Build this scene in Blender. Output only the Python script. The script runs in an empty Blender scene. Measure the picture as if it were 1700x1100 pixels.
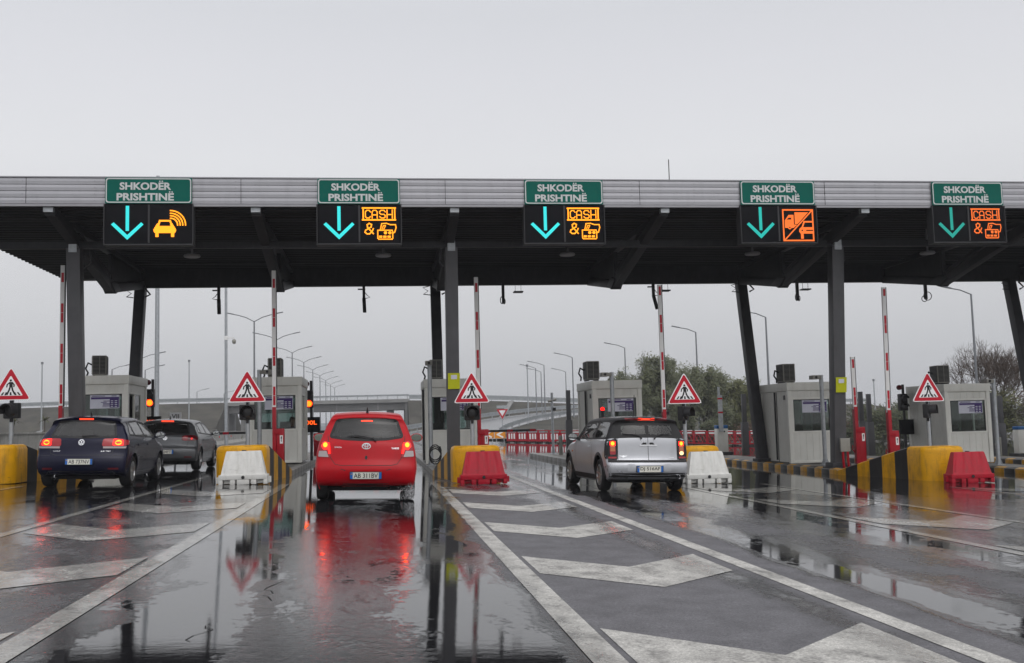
import bpy, bmesh, math, random
from mathutils import Vector, Matrix
from mathutils.bvhtree import BVHTree
from mathutils.geometry import delaunay_2d_cdt
R = math.radians
random.seed(7)
scene = bpy.context.scene
COL = scene.collection

# ------------------------------------------------------------------ camera, sky, sun, exposure
def camera():
    yaw, pitch, roll, h = R(7.4), R(5.15), R(1.46), 1.25
    fw = Vector((math.sin(yaw)*math.cos(pitch), math.cos(yaw)*math.cos(pitch), math.sin(pitch)))
    rt = Vector((math.cos(yaw), -math.sin(yaw), 0)); up = rt.cross(fw)
    rx = math.cos(roll)*rt - math.sin(roll)*up; ux = math.sin(roll)*rt + math.cos(roll)*up
    m = Matrix((rx, ux, -fw)).transposed().to_4x4(); m.translation = (0, 0, h)
    cam = bpy.data.cameras.new('camera'); cam.sensor_width = 36; cam.lens = 36.0
    cam.clip_start = 0.05; cam.clip_end = 8000
    o = bpy.data.objects.new('camera', cam); COL.objects.link(o); o.matrix_world = m
    scene.camera = o
camera()

SUN_EL, SUN_ROT = R(48), R(160)
def sky():
    w = bpy.data.worlds.new('World'); scene.world = w; w.use_nodes = True
    nt = w.node_tree; nt.nodes.clear(); N = nt.nodes.new; L = nt.links.new
    out = N('ShaderNodeOutputWorld')
    st = N('ShaderNodeTexSky'); st.sky_type = 'NISHITA'; st.sun_disc = False
    st.sun_elevation = SUN_EL; st.sun_rotation = SUN_ROT; st.dust_density = 6; st.air_density = 1.5
    hs = N('ShaderNodeHueSaturation'); hs.inputs['Saturation'].default_value = 0.12
    L(st.outputs[0], hs.inputs['Color'])
    b1 = N('ShaderNodeBackground'); b1.inputs[1].default_value = 0.05; L(hs.outputs[0], b1.inputs[0])
    tc = N('ShaderNodeTexCoord'); sp = N('ShaderNodeSeparateXYZ'); L(tc.outputs['Generated'], sp.inputs[0])
    cr = N('ShaderNodeValToRGB'); e = cr.color_ramp.elements
    stops = [(0.0, (.495, .505, .53)), (.06, (.495, .505, .53)), (.14, (.515, .52, .545)), (.25, (.585, .59, .615)),
             (.33, (.55, .555, .59)), (.38, (.52, .53, .565)), (.6, (.62, .62, .66)), (1.0, (1.0, 1.0, 1.05))]
    e[0].position, e[0].color = stops[0][0], (*stops[0][1], 1); e[1].position, e[1].color = stops[-1][0], (*stops[-1][1], 1)
    for p, c in stops[1:-1]:
        k = e.new(p); k.color = (*c, 1)
    # soft large cloud mottling
    nz = N('ShaderNodeTexNoise'); nz.inputs['Scale'].default_value = 2.2; nz.inputs['Detail'].default_value = 4
    L(tc.outputs['Generated'], nz.inputs['Vector'])
    mr = N('ShaderNodeMapRange'); mr.inputs[3].default_value = .95; mr.inputs[4].default_value = 1.05
    L(nz.outputs[0], mr.inputs[0])
    L(sp.outputs[2], cr.inputs[0])
    mx = N('ShaderNodeMix'); mx.data_type = 'RGBA'; mx.blend_type = 'MULTIPLY'; mx.inputs[0].default_value = 1
    L(cr.outputs[0], mx.inputs[6]); L(mr.outputs[0], mx.inputs[7])
    b2 = N('ShaderNodeBackground'); b2.inputs[1].default_value = 1.0; L(mx.outputs[2], b2.inputs[0])
    ad = N('ShaderNodeAddShader'); L(b1.outputs[0], ad.inputs[0]); L(b2.outputs[0], ad.inputs[1])
    L(ad.outputs[0], out.inputs[0])
    ld = bpy.data.lights.new('sun', 'SUN'); ld.energy = 0.5; ld.angle = R(120); ld.color = (1, .97, .93)
    so = bpy.data.objects.new('sun', ld); COL.objects.link(so)
    d = Vector((math.sin(SUN_ROT)*math.cos(SUN_EL), math.cos(SUN_ROT)*math.cos(SUN_EL), math.sin(SUN_EL)))
    so.rotation_euler = d.to_track_quat('Z', 'Y').to_euler(); so.location = (0, 0, 60)
sky()
scene.view_settings.view_transform = 'Standard'; scene.view_settings.look = 'None'
scene.view_settings.exposure = 0.0; scene.view_settings.gamma = 1.0
scene.view_settings.use_curve_mapping = False

# ------------------------------------------------------------------ materials
MATS = {}
def mat(name, col, rough=.5, metal=0., var=.12, vscale=3., bump=0., bscale=40., coat=0., emit=None, estr=0., trans=0., ior=1.45, spec=None, alpha=None, stretch=None, dirt=None, scuff=0):
    """A procedural Principled material; VAR mottles the colour, DIRT streaks it with grime."""
    if name in MATS: return MATS[name]
    m = bpy.data.materials.new(name); m.use_nodes = True
    nt = m.node_tree; N = nt.nodes.new; L = nt.links.new
    b = nt.nodes['Principled BSDF']
    b.inputs['Base Color'].default_value = (*col, 1); b.inputs['Roughness'].default_value = rough
    b.inputs['Metallic'].default_value = metal; b.inputs['Coat Weight'].default_value = coat
    b.inputs['Coat Roughness'].default_value = .04; b.inputs['IOR'].default_value = ior
    b.inputs['Specular IOR Level'].default_value = .28 if spec is None else spec
    if trans: b.inputs['Transmission Weight'].default_value = trans
    if alpha is not None: b.inputs['Alpha'].default_value = alpha
    if emit: b.inputs['Emission Color'].default_value = (*emit, 1); b.inputs['Emission Strength'].default_value = estr
    tc = N('ShaderNodeTexCoord'); vec = tc.outputs['Object']
    if stretch:
        mp = N('ShaderNodeMapping'); mp.inputs['Scale'].default_value = stretch; L(vec, mp.inputs[0]); vec = mp.outputs[0]
    if var or dirt:
        nz = N('ShaderNodeTexNoise'); nz.inputs['Scale'].default_value = vscale; nz.inputs['Detail'].default_value = 6
        L(vec, nz.inputs['Vector'])
        mr = N('ShaderNodeMapRange'); mr.inputs[1].default_value = .3; mr.inputs[2].default_value = .7
        mr.inputs[3].default_value = 1-var; mr.inputs[4].default_value = 1+var; L(nz.outputs[0], mr.inputs[0])
        mx = N('ShaderNodeMix'); mx.data_type = 'RGBA'; mx.blend_type = 'MULTIPLY'; mx.inputs[0].default_value = 1
        mx.inputs[6].default_value = (*col, 1); L(mr.outputs[0], mx.inputs[7]); src = mx.outputs[2]
        if dirt:
            n2 = N('ShaderNodeTexNoise'); n2.inputs['Scale'].default_value = vscale*2.3; n2.inputs['Detail'].default_value = 8; n2.inputs['Roughness'].default_value = .65
            mp2 = N('ShaderNodeMapping'); mp2.inputs['Scale'].default_value = (1, 1, .25); L(tc.outputs['Object'], mp2.inputs[0]); L(mp2.outputs[0], n2.inputs['Vector'])
            m2 = N('ShaderNodeMapRange'); m2.inputs[1].default_value = .48; m2.inputs[2].default_value = .8; m2.inputs[4].default_value = dirt[3]
            L(n2.outputs[0], m2.inputs[0])
            mx2 = N('ShaderNodeMix'); mx2.data_type = 'RGBA'; L(m2.outputs[0], mx2.inputs[0]); L(src, mx2.inputs[6]); mx2.inputs[7].default_value = (*dirt[:3], 1)
            src = mx2.outputs[2]
        if scuff:
            mp3 = N('ShaderNodeMapping'); mp3.inputs['Scale'].default_value = (1.3, 1.3, 9); mp3.inputs['Rotation'].default_value = (.12, .2, 0); L(tc.outputs['Object'], mp3.inputs[0])
            n4 = N('ShaderNodeTexNoise'); n4.inputs['Scale'].default_value = 2.6; n4.inputs['Detail'].default_value = 7; n4.inputs['Roughness'].default_value = .7; L(mp3.outputs[0], n4.inputs['Vector'])
            m4 = N('ShaderNodeMapRange'); m4.inputs[1].default_value = .60; m4.inputs[2].default_value = .70; m4.inputs[4].default_value = scuff; L(n4.outputs[0], m4.inputs[0])
            mx4 = N('ShaderNodeMix'); mx4.data_type = 'RGBA'; L(m4.outputs[0], mx4.inputs[0]); L(src, mx4.inputs[6]); mx4.inputs[7].default_value = (.035, .032, .03, 1); src = mx4.outputs[2]
        L(src, b.inputs['Base Color'])
        m3 = N('ShaderNodeMapRange'); m3.inputs[3].default_value = rough*.85; m3.inputs[4].default_value = min(1, rough*1.2)
        L(nz.outputs[0], m3.inputs[0]); L(m3.outputs[0], b.inputs['Roughness'])
    if bump:
        n3 = N('ShaderNodeTexNoise'); n3.inputs['Scale'].default_value = bscale; n3.inputs['Detail'].default_value = 4; L(vec, n3.inputs['Vector'])
        bp = N('ShaderNodeBump'); bp.inputs['Strength'].default_value = bump; bp.inputs['Distance'].default_value = .01
        L(n3.outputs[0], bp.inputs['Height']); L(bp.outputs[0], b.inputs['Normal'])
    MATS[name] = m
    return m
def glass_mat(name, tint, gloss=1., rough=.02, film=0.):
    """thin pane: tinted see-through, mirror-like at a slant; FILM adds a little dirt"""
    if name in MATS: return MATS[name]
    m = bpy.data.materials.new(name); m.use_nodes = True
    nt = m.node_tree; nt.nodes.clear(); N = nt.nodes.new; L = nt.links.new
    out = N('ShaderNodeOutputMaterial'); tr = N('ShaderNodeBsdfTransparent'); tr.inputs[0].default_value = (*tint, 1)
    gl = N('ShaderNodeBsdfGlossy'); gl.inputs['Roughness'].default_value = rough; gl.inputs['Color'].default_value = (gloss,)*3+(1,)
    fr = N('ShaderNodeFresnel'); fr.inputs['IOR'].default_value = 1.5
    mx = N('ShaderNodeMixShader'); L(fr.outputs[0], mx.inputs[0]); L(tr.outputs[0], mx.inputs[1]); L(gl.outputs[0], mx.inputs[2]); last = mx
    if film:
        df = N('ShaderNodeBsdfDiffuse'); df.inputs[0].default_value = (.35, .35, .34, 1)
        nz = N('ShaderNodeTexNoise'); nz.inputs['Scale'].default_value = 7; nz.inputs['Detail'].default_value = 6
        tc = N('ShaderNodeTexCoord'); L(tc.outputs['Object'], nz.inputs['Vector'])
        mr = N('ShaderNodeMapRange'); mr.inputs[1].default_value = .3; mr.inputs[2].default_value = .8; mr.inputs[3].default_value = film*.4; mr.inputs[4].default_value = film*1.6; L(nz.outputs[0], mr.inputs[0])
        m2 = N('ShaderNodeMixShader'); L(mr.outputs[0], m2.inputs[0]); L(mx.outputs[0], m2.inputs[1]); L(df.outputs[0], m2.inputs[2]); last = m2
    L(last.outputs[0], out.inputs[0]); MATS[name] = m
    return m
def glow(name, col, s):
    return mat(name, (.02, .02, .02), .3, var=0, emit=col, estr=s)

GRIME = (.05, .045, .04, .6)
M_dark = mat('dark steel', (.036, .036, .041), .5, .1, var=.15, dirt=(.09, .085, .08, .3))
M_col = mat('column paint', (.088, .088, .095), .42, .1, var=.10, dirt=(.05, .05, .05, .4))
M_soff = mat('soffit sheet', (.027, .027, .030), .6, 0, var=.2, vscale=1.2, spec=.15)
M_silver = mat('fascia aluminium', (.38, .38, .405), .38, .35, var=.07, vscale=1.5, dirt=(.22, .22, .23, .35), stretch=(.3, 1, 3))
M_flash = mat('flashing', (.30, .30, .32), .45, .3, var=.08)
M_booth = mat('booth panel', (.66, .66, .62), .42, 0, var=.05, vscale=2, dirt=(.40, .37, .32, .3))
M_boothd = mat('booth frame', (.70, .70, .655), .4, 0, var=.05, dirt=(.42, .39, .34, .28))
M_glass = glass_mat('booth glass', (.62, .70, .68), .9, film=.05)
M_black = mat('black plastic', (.018, .018, .02), .4, var=.15)
M_rubber = mat('tyre rubber', (.012, .012, .013), .6, var=.2, bump=.2, bscale=60)
M_galv = mat('galvanised steel', (.36, .38, .40), .42, .55, var=.16, vscale=9)
M_yel = mat('yellow paint', (.60, .295, .002), .38, var=.10, vscale=4, dirt=(.10, .065, .02, .75), scuff=.7)
M_blk = mat('black paint', (.022, .022, .024), .4, var=.2, dirt=(.07, .06, .05, .4))
M_red = mat('red paint', (.33, .004, .014), .36, var=.12, dirt=(.14, .01, .012, .4))
M_redpl = mat('red plastic', (.36, .004, .018), .42, var=.10, vscale=5, dirt=(.13, .02, .02, .55), scuff=.5)
M_whpl = mat('white plastic', (.60, .60, .575), .45, var=.05, vscale=5, dirt=(.36, .34, .30, .5), scuff=.45)
M_white = mat('white paint', (.78, .78, .78), .4, var=.05)
M_sheetw = mat('sign white', (.80, .80, .82), .35, var=.03)
M_sheetr = mat('sign red', (.46, .008, .025), .35, var=.05)
M_sheetk = mat('sign black', (.012, .012, .014), .4, var=.1)
M_green = mat('sign green', (.0, .105, .080), .4, var=.06, spec=.12)
M_letter = mat('sign lettering', (.56, .58, .58), .4, var=.04)
M_panel = mat('display panel', (.008, .008, .010), .7, var=.2, spec=.08)
M_frame = mat('display frame', (.045, .045, .048), .5, .2, var=.1)
M_conc = mat('concrete', (.27, .265, .25), .75, var=.22, vscale=2.5, bump=.3, bscale=30, dirt=(.09, .085, .075, .6))
M_isl = mat('island concrete', (.16, .15, .135), .5, var=.3, vscale=3, bump=.3, bscale=40, dirt=(.06, .055, .04, .7))
M_kerb = mat('kerb stone', (.20, .195, .18), .4, var=.25, vscale=4, dirt=(.06, .055, .05, .6))
M_purple = mat('notice purple', (.055, .03, .15), .5, var=.05)
M_paper = mat('notice paper', (.60, .61, .70), .6, var=.04)
M_note = mat('yellow notice', (.46, .48, .01), .5, var=.08)
M_ac = mat('air conditioner casing', (.26, .255, .23), .5, var=.1, dirt=(.12, .11, .1, .4))
M_acg = mat('air conditioner grille', (.022, .022, .024), .5, var=.1)
M_int = mat('booth interior', (.10, .10, .10), .7, var=.2)
M_blue = mat('blue cap', (.02, .11, .30), .4, var=.1)
M_chrome = mat('chrome', (.72, .73, .75), .12, 1., var=.03)
M_cyan = glow('arrow light', (.03, .83, .84), 1.0)
M_cyan2 = glow('arrow light dim', (.0, .60, .52), .85)
M_cyan3 = glow('arrow light faint', (.0, .42, .34), .85)
M_amber = glow('amber light', (1.0, .31, .002), 2.0)
M_amber2 = glow('amber light dim', (1.0, .17, .01), 1.15)
M_redlit = glow('red light', (1.0, .09, .003), 6.0)
M_redrim = glow('red light rim', (1.0, .008, .005), 2.5)
M_digit = glow('digit light', (1.0, .10, .005), 1.8)

# ------------------------------------------------------------------ mesh helpers
class MB:
    def __init__(s): s.v = []; s.f = []; s.m = []; s.mi = 0
    def add(s, vs, fs):
        b = len(s.v); s.v += [tuple(p) for p in vs]
        for f in fs: s.f.append([b+i for i in f]); s.m.append(s.mi)
    def bx(s, x0, x1, y0, y1, z0, z1):
        s.add([(x0, y0, z0), (x1, y0, z0), (x1, y1, z0), (x0, y1, z0), (x0, y0, z1), (x1, y0, z1), (x1, y1, z1), (x0, y1, z1)],
              [(0, 3, 2, 1), (4, 5, 6, 7), (0, 1, 5, 4), (1, 2, 6, 5), (2, 3, 7, 6), (3, 0, 4, 7)])
    def bar(s, p0, p1, w, h, up=(0, 0, 1)):
        p0, p1 = Vector(p0), Vector(p1); d = (p1-p0).normalized(); up = Vector(up)
        if abs(d.dot(up)) > .98: up = Vector((0, 1, 0))
        a = d.cross(up).normalized(); b = a.cross(d)
        vs = [p+a*(sx*w/2)+b*(sz*h/2) for p in (p0, p1) for sx, sz in ((-1, -1), (1, -1), (1, 1), (-1, 1))]
        s.add(vs, [(0, 1, 2, 3), (7, 6, 5, 4), (0, 4, 5, 1), (1, 5, 6, 2), (2, 6, 7, 3), (3, 7, 4, 0)])
    def cyl(s, p0, p1, r0, r1=None, n=12, cap=True):
        r1 = r0 if r1 is None else r1
        p0, p1 = Vector(p0), Vector(p1); d = (p1-p0).normalized()
        a = d.orthogonal().normalized(); b = d.cross(a); vs = []
        for p, r in ((p0, r0), (p1, r1)):
            vs += [p+a*(r*math.cos(2*math.pi*i/n))+b*(r*math.sin(2*math.pi*i/n)) for i in range(n)]
        fs = [(i, (i+1) % n, n+(i+1) % n, n+i) for i in range(n)]
        if cap: fs += [tuple(range(n-1, -1, -1)), tuple(range(n, 2*n))]
        s.add(vs, fs)
    def tube(s, pts, r, n=6):
        pts = [Vector(p) for p in pts]; vs = []; fs = []; a = None
        rs = r if isinstance(r, (list, tuple)) else [r]*len(pts)
        for i, p in enumerate(pts):
            d = (pts[min(i+1, len(pts)-1)]-pts[max(i-1, 0)]).normalized()
            a = d.orthogonal().normalized() if a is None else (a-d*a.dot(d)).normalized()
            b = d.cross(a)
            vs += [p+a*(rs[i]*math.cos(2*math.pi*k/n))+b*(rs[i]*math.sin(2*math.pi*k/n)) for k in range(n)]
        for i in range(len(pts)-1):
            fs += [(i*n+k, i*n+(k+1) % n, (i+1)*n+(k+1) % n, (i+1)*n+k) for k in range(n)]
        fs += [tuple(range(n-1, -1, -1)), tuple((len(pts)-1)*n+k for k in range(n))]
        s.add(vs, fs)
    def lathe(s, prof, c=(0, 0, 0), ax='z', n=24):
        """prof: (radius, height) pairs turned about an axis through c"""
        vs = []; k = len(prof)
        for i in range(n):
            t = 2*math.pi*i/n
            for r, h in prof:
                q = (r*math.cos(t), r*math.sin(t), h)
                if ax == 'x': q = (q[2], q[0], q[1])
                if ax == 'y': q = (q[1], q[2], q[0])
                vs.append((c[0]+q[0], c[1]+q[1], c[2]+q[2]))
        fs = [(i*k+j, ((i+1) % n)*k+j, ((i+1) % n)*k+j+1, i*k+j+1) for i in range(n) for j in range(k-1)]
        s.add(vs, fs)
    def prism(s, poly, pl, d0, d1):
        """poly in plane pl ('xz','yz','xy') pushed out from d0 to d1 along the third axis"""
        n = len(poly)
        def P(a, b, d): return {'xz': (a, d, b), 'yz': (d, a, b), 'xy': (a, b, d)}[pl]
        s.add([P(a, b, d0) for a, b in poly]+[P(a, b, d1) for a, b in poly],
              [tuple(range(n)), tuple(range(2*n-1, n-1, -1))]+[(i, n+i, n+(i+1) % n, (i+1) % n) for i in range(n)])
    def quad(s, a, b, c, d): s.add([a, b, c, d], [(0, 1, 2, 3)])
    def build(s, name, m, parent=None, bevel=0, smooth=None, loc=None):
        me = bpy.data.meshes.new(name); me.from_pydata(s.v, [], s.f)
        for q in (m if isinstance(m, (list, tuple)) else [m]): me.materials.append(q)
        me.polygons.foreach_set('material_index', s.m)
        bm = bmesh.new(); bm.from_mesh(me)
        bmesh.ops.recalc_face_normals(bm, faces=bm.faces)
        if bevel:
            eds = [e for e in bm.edges if len(e.link_faces) == 2 and e.calc_face_angle(0) > R(35)]
            bmesh.ops.bevel(bm, geom=eds, offset=bevel, segments=2, profile=.6, affect='EDGES', clamp_overlap=True)
        bm.to_mesh(me); bm.free()
        if smooth or bevel:
            me.polygons.foreach_set('use_smooth', [True]*len(me.polygons)); me.set_sharp_from_angle(angle=R(smooth or 40))
        o = bpy.data.objects.new(name, me); COL.objects.link(o)
        if parent: o.parent = parent
        if loc: o.location = loc
        return o
def tag(o, label=None, cat=None, group=None, kind=None):
    for k, v in (('label', label), ('category', cat), ('group', group), ('kind', kind)):
        if v: o[k] = v
    return o
def thing(name, label, cat, loc=(0, 0, 0), rz=0, group=None):
    o = bpy.data.objects.new(name, None); COL.objects.link(o); o.empty_display_size = .2
    o.location = loc; o.rotation_euler = (0, 0, rz)
    return tag(o, label, cat, group)
def struct(name, mb, m, **k):
    return tag(mb.build(name, m, **k), kind='structure')
def children(o): return [c for c in KIDS.get(o.name, [])]
def copy_tree(o, parent=None, label=None, loc=None, rz=None):
    c = o.copy(); COL.objects.link(c)
    if parent: c.parent = parent
    if label: c['label'] = label
    if loc is not None: c.location = loc
    if rz is not None: c.rotation_euler = (0, 0, rz)
    for ch in list(o.children): copy_tree(ch, c)
    return c
_TXT = {}
def text_geo(body, bold=0.):
    key = (body, bold)
    if key not in _TXT:
        cu = bpy.data.curves.new('lettering', 'FONT'); cu.body = body; cu.size = 1; cu.offset = bold; cu.resolution_u = 3
        o = bpy.data.objects.new('lettering', cu); COL.objects.link(o)
        dg = bpy.context.evaluated_depsgraph_get(); dg.update()
        me = o.evaluated_get(dg).to_mesh()
        _TXT[key] = ([(v.co.x, v.co.y) for v in me.vertices], [list(p.vertices) for p in me.polygons])
        o.evaluated_get(dg).to_mesh_clear(); bpy.data.objects.remove(o); bpy.data.curves.remove(cu)
    return _TXT[key]
def text(mb, body, cx, cz, y, w=None, h=None, bold=0., f=None):
    """letters facing -Y, centred on (cx, cz); f maps (x, y, z) elsewhere"""
    vs, fs = text_geo(body, bold)
    x0, x1 = min(v[0] for v in vs), max(v[0] for v in vs); y0, y1 = min(v[1] for v in vs), max(v[1] for v in vs)
    kx = w/(x1-x0) if w else h/(y1-y0); ky = h/(y1-y0) if h else kx
    pts = [(cx+(a-(x0+x1)/2)*kx, y, cz+(b-(y0+y1)/2)*ky) for a, b in vs]
    mb.add([f(*p) for p in pts] if f else pts, fs)
class Stroke:
    """flat strokes on a plane facing -Y; each piece a hair in front of the last"""
    def __init__(s, mb, y): s.mb = mb; s.y = y
    def poly(s, pts): s.y -= .00025; s.mb.add([(a, s.y, b) for a, b in pts], [tuple(range(len(pts)))])
    def line(s, pts, w):
        for (a, b), (c, d) in zip(pts, pts[1:]):
            L = math.hypot(c-a, d-b)
            if L < 1e-6: continue
            ux, uz = (c-a)/L*w/2, (d-b)/L*w/2
            s.poly([(a-ux+uz, b-uz-ux), (c+ux+uz, d+uz-ux), (c+ux-uz, d+uz+ux), (a-ux-uz, b-uz+ux)])
    def disc(s, cx, cz, r, n=16): s.poly([(cx+r*math.cos(2*math.pi*i/n), cz+r*math.sin(2*math.pi*i/n)) for i in range(n)])

def gz(x): return -.029*max(-14., min(26., x))
# ------------------------------------------------------------------ ground and road
def wet_nodes(nt, b, base, dry, worn=None):
    """wet road: puddles lie in the ruts along the lane lines, between them the surface is only damp"""
    N = nt.nodes.new; L = nt.links.new
    geo = N('ShaderNodeNewGeometry'); pos = geo.outputs['Position']
    sx = N('ShaderNodeSeparateXYZ'); L(pos, sx.inputs[0])
    def noise(sc, det, scale=(1, 1, 1), rough=.5, dist=0):
        mp = N('ShaderNodeMapping'); mp.inputs['Scale'].default_value = scale; L(pos, mp.inputs[0])
        n = N('ShaderNodeTexNoise'); n.inputs['Scale'].default_value = sc; n.inputs['Detail'].default_value = det
        n.inputs['Roughness'].default_value = rough; n.inputs['Distortion'].default_value = dist
        L(mp.outputs[0], n.inputs['Vector']); return n.outputs[0]
    def math_(op, a, b_, clamp=False):
        m = N('ShaderNodeMath'); m.operation = op; m.use_clamp = clamp
        for i, q in enumerate((a, b_)):
            if isinstance(q, (int, float)): m.inputs[i].default_value = q
            else: L(q, m.inputs[i])
        return m.outputs[0]
    def mrange(v, a, b_, c, d, smooth=True):
        m = N('ShaderNodeMapRange'); m.interpolation_type = 'SMOOTHSTEP' if smooth else 'LINEAR'
        for i, q in enumerate((a, b_, c, d)): m.inputs[i+1].default_value = q
        L(v, m.inputs[0]); return m.outputs[0]
    big = noise(.55, 6, (1, .35, 1), .6); mid = noise(2.2, 8, (1, .5, 1), .65)
    # wetness across the lanes (metres across -> how much water stands there)
    wob = math_('ADD', sx.outputs[0], math_('MULTIPLY', math_('SUBTRACT', noise(.8, 3, (1, .6, 1)), .5), .55))
    wx = mrange(wob, -12, 14, 0, 1, False)
    cr = N('ShaderNodeValToRGB'); L(wx, cr.inputs[0]); e = cr.color_ramp.elements
    prof = [(-12, .50), (-8, .52), (-6.9, .58), (-5.5, .5), (-4.5, .58), (-3.6, .52), (-2.4, .46), (-1.8, .70), (-1.5, .82), (-1.05, .79), (-.85, .64), (-.2, .60), (.2, .63), (.45, .78),
            (.85, .78), (1.08, .40), (1.5, .16), (2.6, .16), (2.78, .46), (2.94, .46), (3.1, .16), (3.62, .18), (3.82, .74), (4.12, .74), (4.4, .44), (5.3, .44), (5.7, .66), (6.15, .68), (6.5, .52), (10, .6), (14, .6)]
    P = lambda x: (x+12)/26
    e[0].position = 0; e[0].color = (prof[0][1],)*3+(1,); e[1].position = 1; e[1].color = (prof[-1][1],)*3+(1,)
    for x, v in prof[1:-1]:
        k = e.new(P(x)); k.color = (v, v, v, 1)
    far = mrange(sx.outputs[1], 13, 24, 0, .26)
    wet = math_('ADD', math_('ADD', cr.outputs[0], far), math_('ADD', math_('MULTIPLY', math_('SUBTRACT', big, .5), .75), math_('MULTIPLY', math_('SUBTRACT', mid, .5), .55)))
    fine = noise(16, 5, (1, .75, 1), .7)
    wet = math_('ADD', wet, math_('MULTIPLY', math_('SUBTRACT', fine, .5), .34))
    pud = mrange(wet, .60, .70, 0, 1)
    damp = mrange(wet, .22, .52, 0, 1)
    # colour: aggregate speckle, darker when wet
    agg = noise(90, 3, rough=.7); agg2 = noise(3.5, 6)
    c1 = N('ShaderNodeMix'); c1.data_type = 'RGBA'; L(damp, c1.inputs[0]); c1.inputs[6].default_value = (*dry, 1); c1.inputs[7].default_value = (*base, 1)
    k = math_('MULTIPLY', math_('MULTIPLY', mrange(agg, .3, .75, .55, 1.45, False), mrange(noise(38, 4, rough=.75), .32, .68, .72, 1.28, False)), mrange(agg2, .3, .7, .8, 1.2, False))
    c2 = N('ShaderNodeMix'); c2.data_type = 'RGBA'; c2.blend_type = 'MULTIPLY'; c2.inputs[0].default_value = 1
    L(c1.outputs[2], c2.inputs[6]); L(k, c2.inputs[7]); col = c2.outputs[2]
    if worn:
        wn = noise(5, 8, (1, .6, 1), .7); w2 = noise(45, 4, rough=.7)
        wm = mrange(math_('ADD', math_('MULTIPLY', wn, .65), math_('MULTIPLY', w2, .35)), .47, .64, 0, .72)
        c3 = N('ShaderNodeMix'); c3.data_type = 'RGBA'; L(wm, c3.inputs[0]); L(col, c3.inputs[6]); c3.inputs[7].default_value = (*worn, 1); col = c3.outputs[2]
    L(col, b.inputs['Base Color'])
    r1 = mrange(damp, 0, 1, .55, .17, False)
    rr = N('ShaderNodeMix'); L(pud, rr.inputs[0]); L(r1, rr.inputs[2]); rr.inputs[3].default_value = .018
    film = mrange(wet, .42, .54, 0, 1); FILM = film; r2 = N('ShaderNodeMix'); L(film, r2.inputs[0]); L(r1, r2.inputs[2]); r2.inputs[3].default_value = .04; L(r2.outputs[0], rr.inputs[2])
    L(rr.outputs[0], b.inputs['Roughness'])
    b.inputs['IOR'].default_value = 1.42
    sp = mrange(damp, 0, 1, .28, .62, False); L(sp, b.inputs['Specular IOR Level'])
    # relief: stones when damp, sparkling grain where a film of water lies on them, faint rain ripples on the puddles
    st = noise(120, 3, rough=.65); rp = noise(9, 3, (1, 1.6, 1)); und = noise(24, 3, (1, .8, 1), .6)
    def amp(d, f, w):
        k = N('ShaderNodeMix'); L(FILM, k.inputs[0]); k.inputs[2].default_value = d; k.inputs[3].default_value = f
        j = N('ShaderNodeMix'); L(pud, j.inputs[0]); L(k.outputs[0], j.inputs[2]); j.inputs[3].default_value = w; return j.outputs[0]
    h = math_('ADD', math_('MULTIPLY', st, amp(.0028, .0010, .0001)), math_('ADD', math_('MULTIPLY', rp, amp(.0008, .0006, .0004)), math_('MULTIPLY', und, amp(.0030, .0011, .00018))))
    bp = N('ShaderNodeBump'); bp.inputs['Strength'].default_value = .55; bp.inputs['Distance'].default_value = 1.0
    L(h, bp.inputs['Height']); L(bp.outputs[0], b.inputs['Normal'])
def road_mat(name, base, dry, worn=None):
    m = bpy.data.materials.new(name); m.use_nodes = True
    wet_nodes(m.node_tree, m.node_tree.nodes['Principled BSDF'], base, dry, worn); return m
M_road = road_mat('wet asphalt', (.013, .013, .0145), (.115, .114, .122))
M_mark = road_mat('worn road paint', (.29, .285, .262), (.43, .422, .395), (.07, .068, .066))
M_oldmark = road_mat('faded kerb paint', (.24, .20, .12), (.30, .25, .15), (.05, .05, .05))
M_earth = mat('brown earth and dry grass', (.056, .052, .043), .9, var=.5, vscale=.35, bump=.6, bscale=3, dirt=(.04, .046, .03, .9))
M_field = mat('field', (.06, .065, .035), .95, var=.35, vscale=.05, bump=.4, bscale=2)
M_ramp = mat('wet ramp asphalt', (.07, .07, .074), .2, var=.2, vscale=.6, spec=.6)

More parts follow.
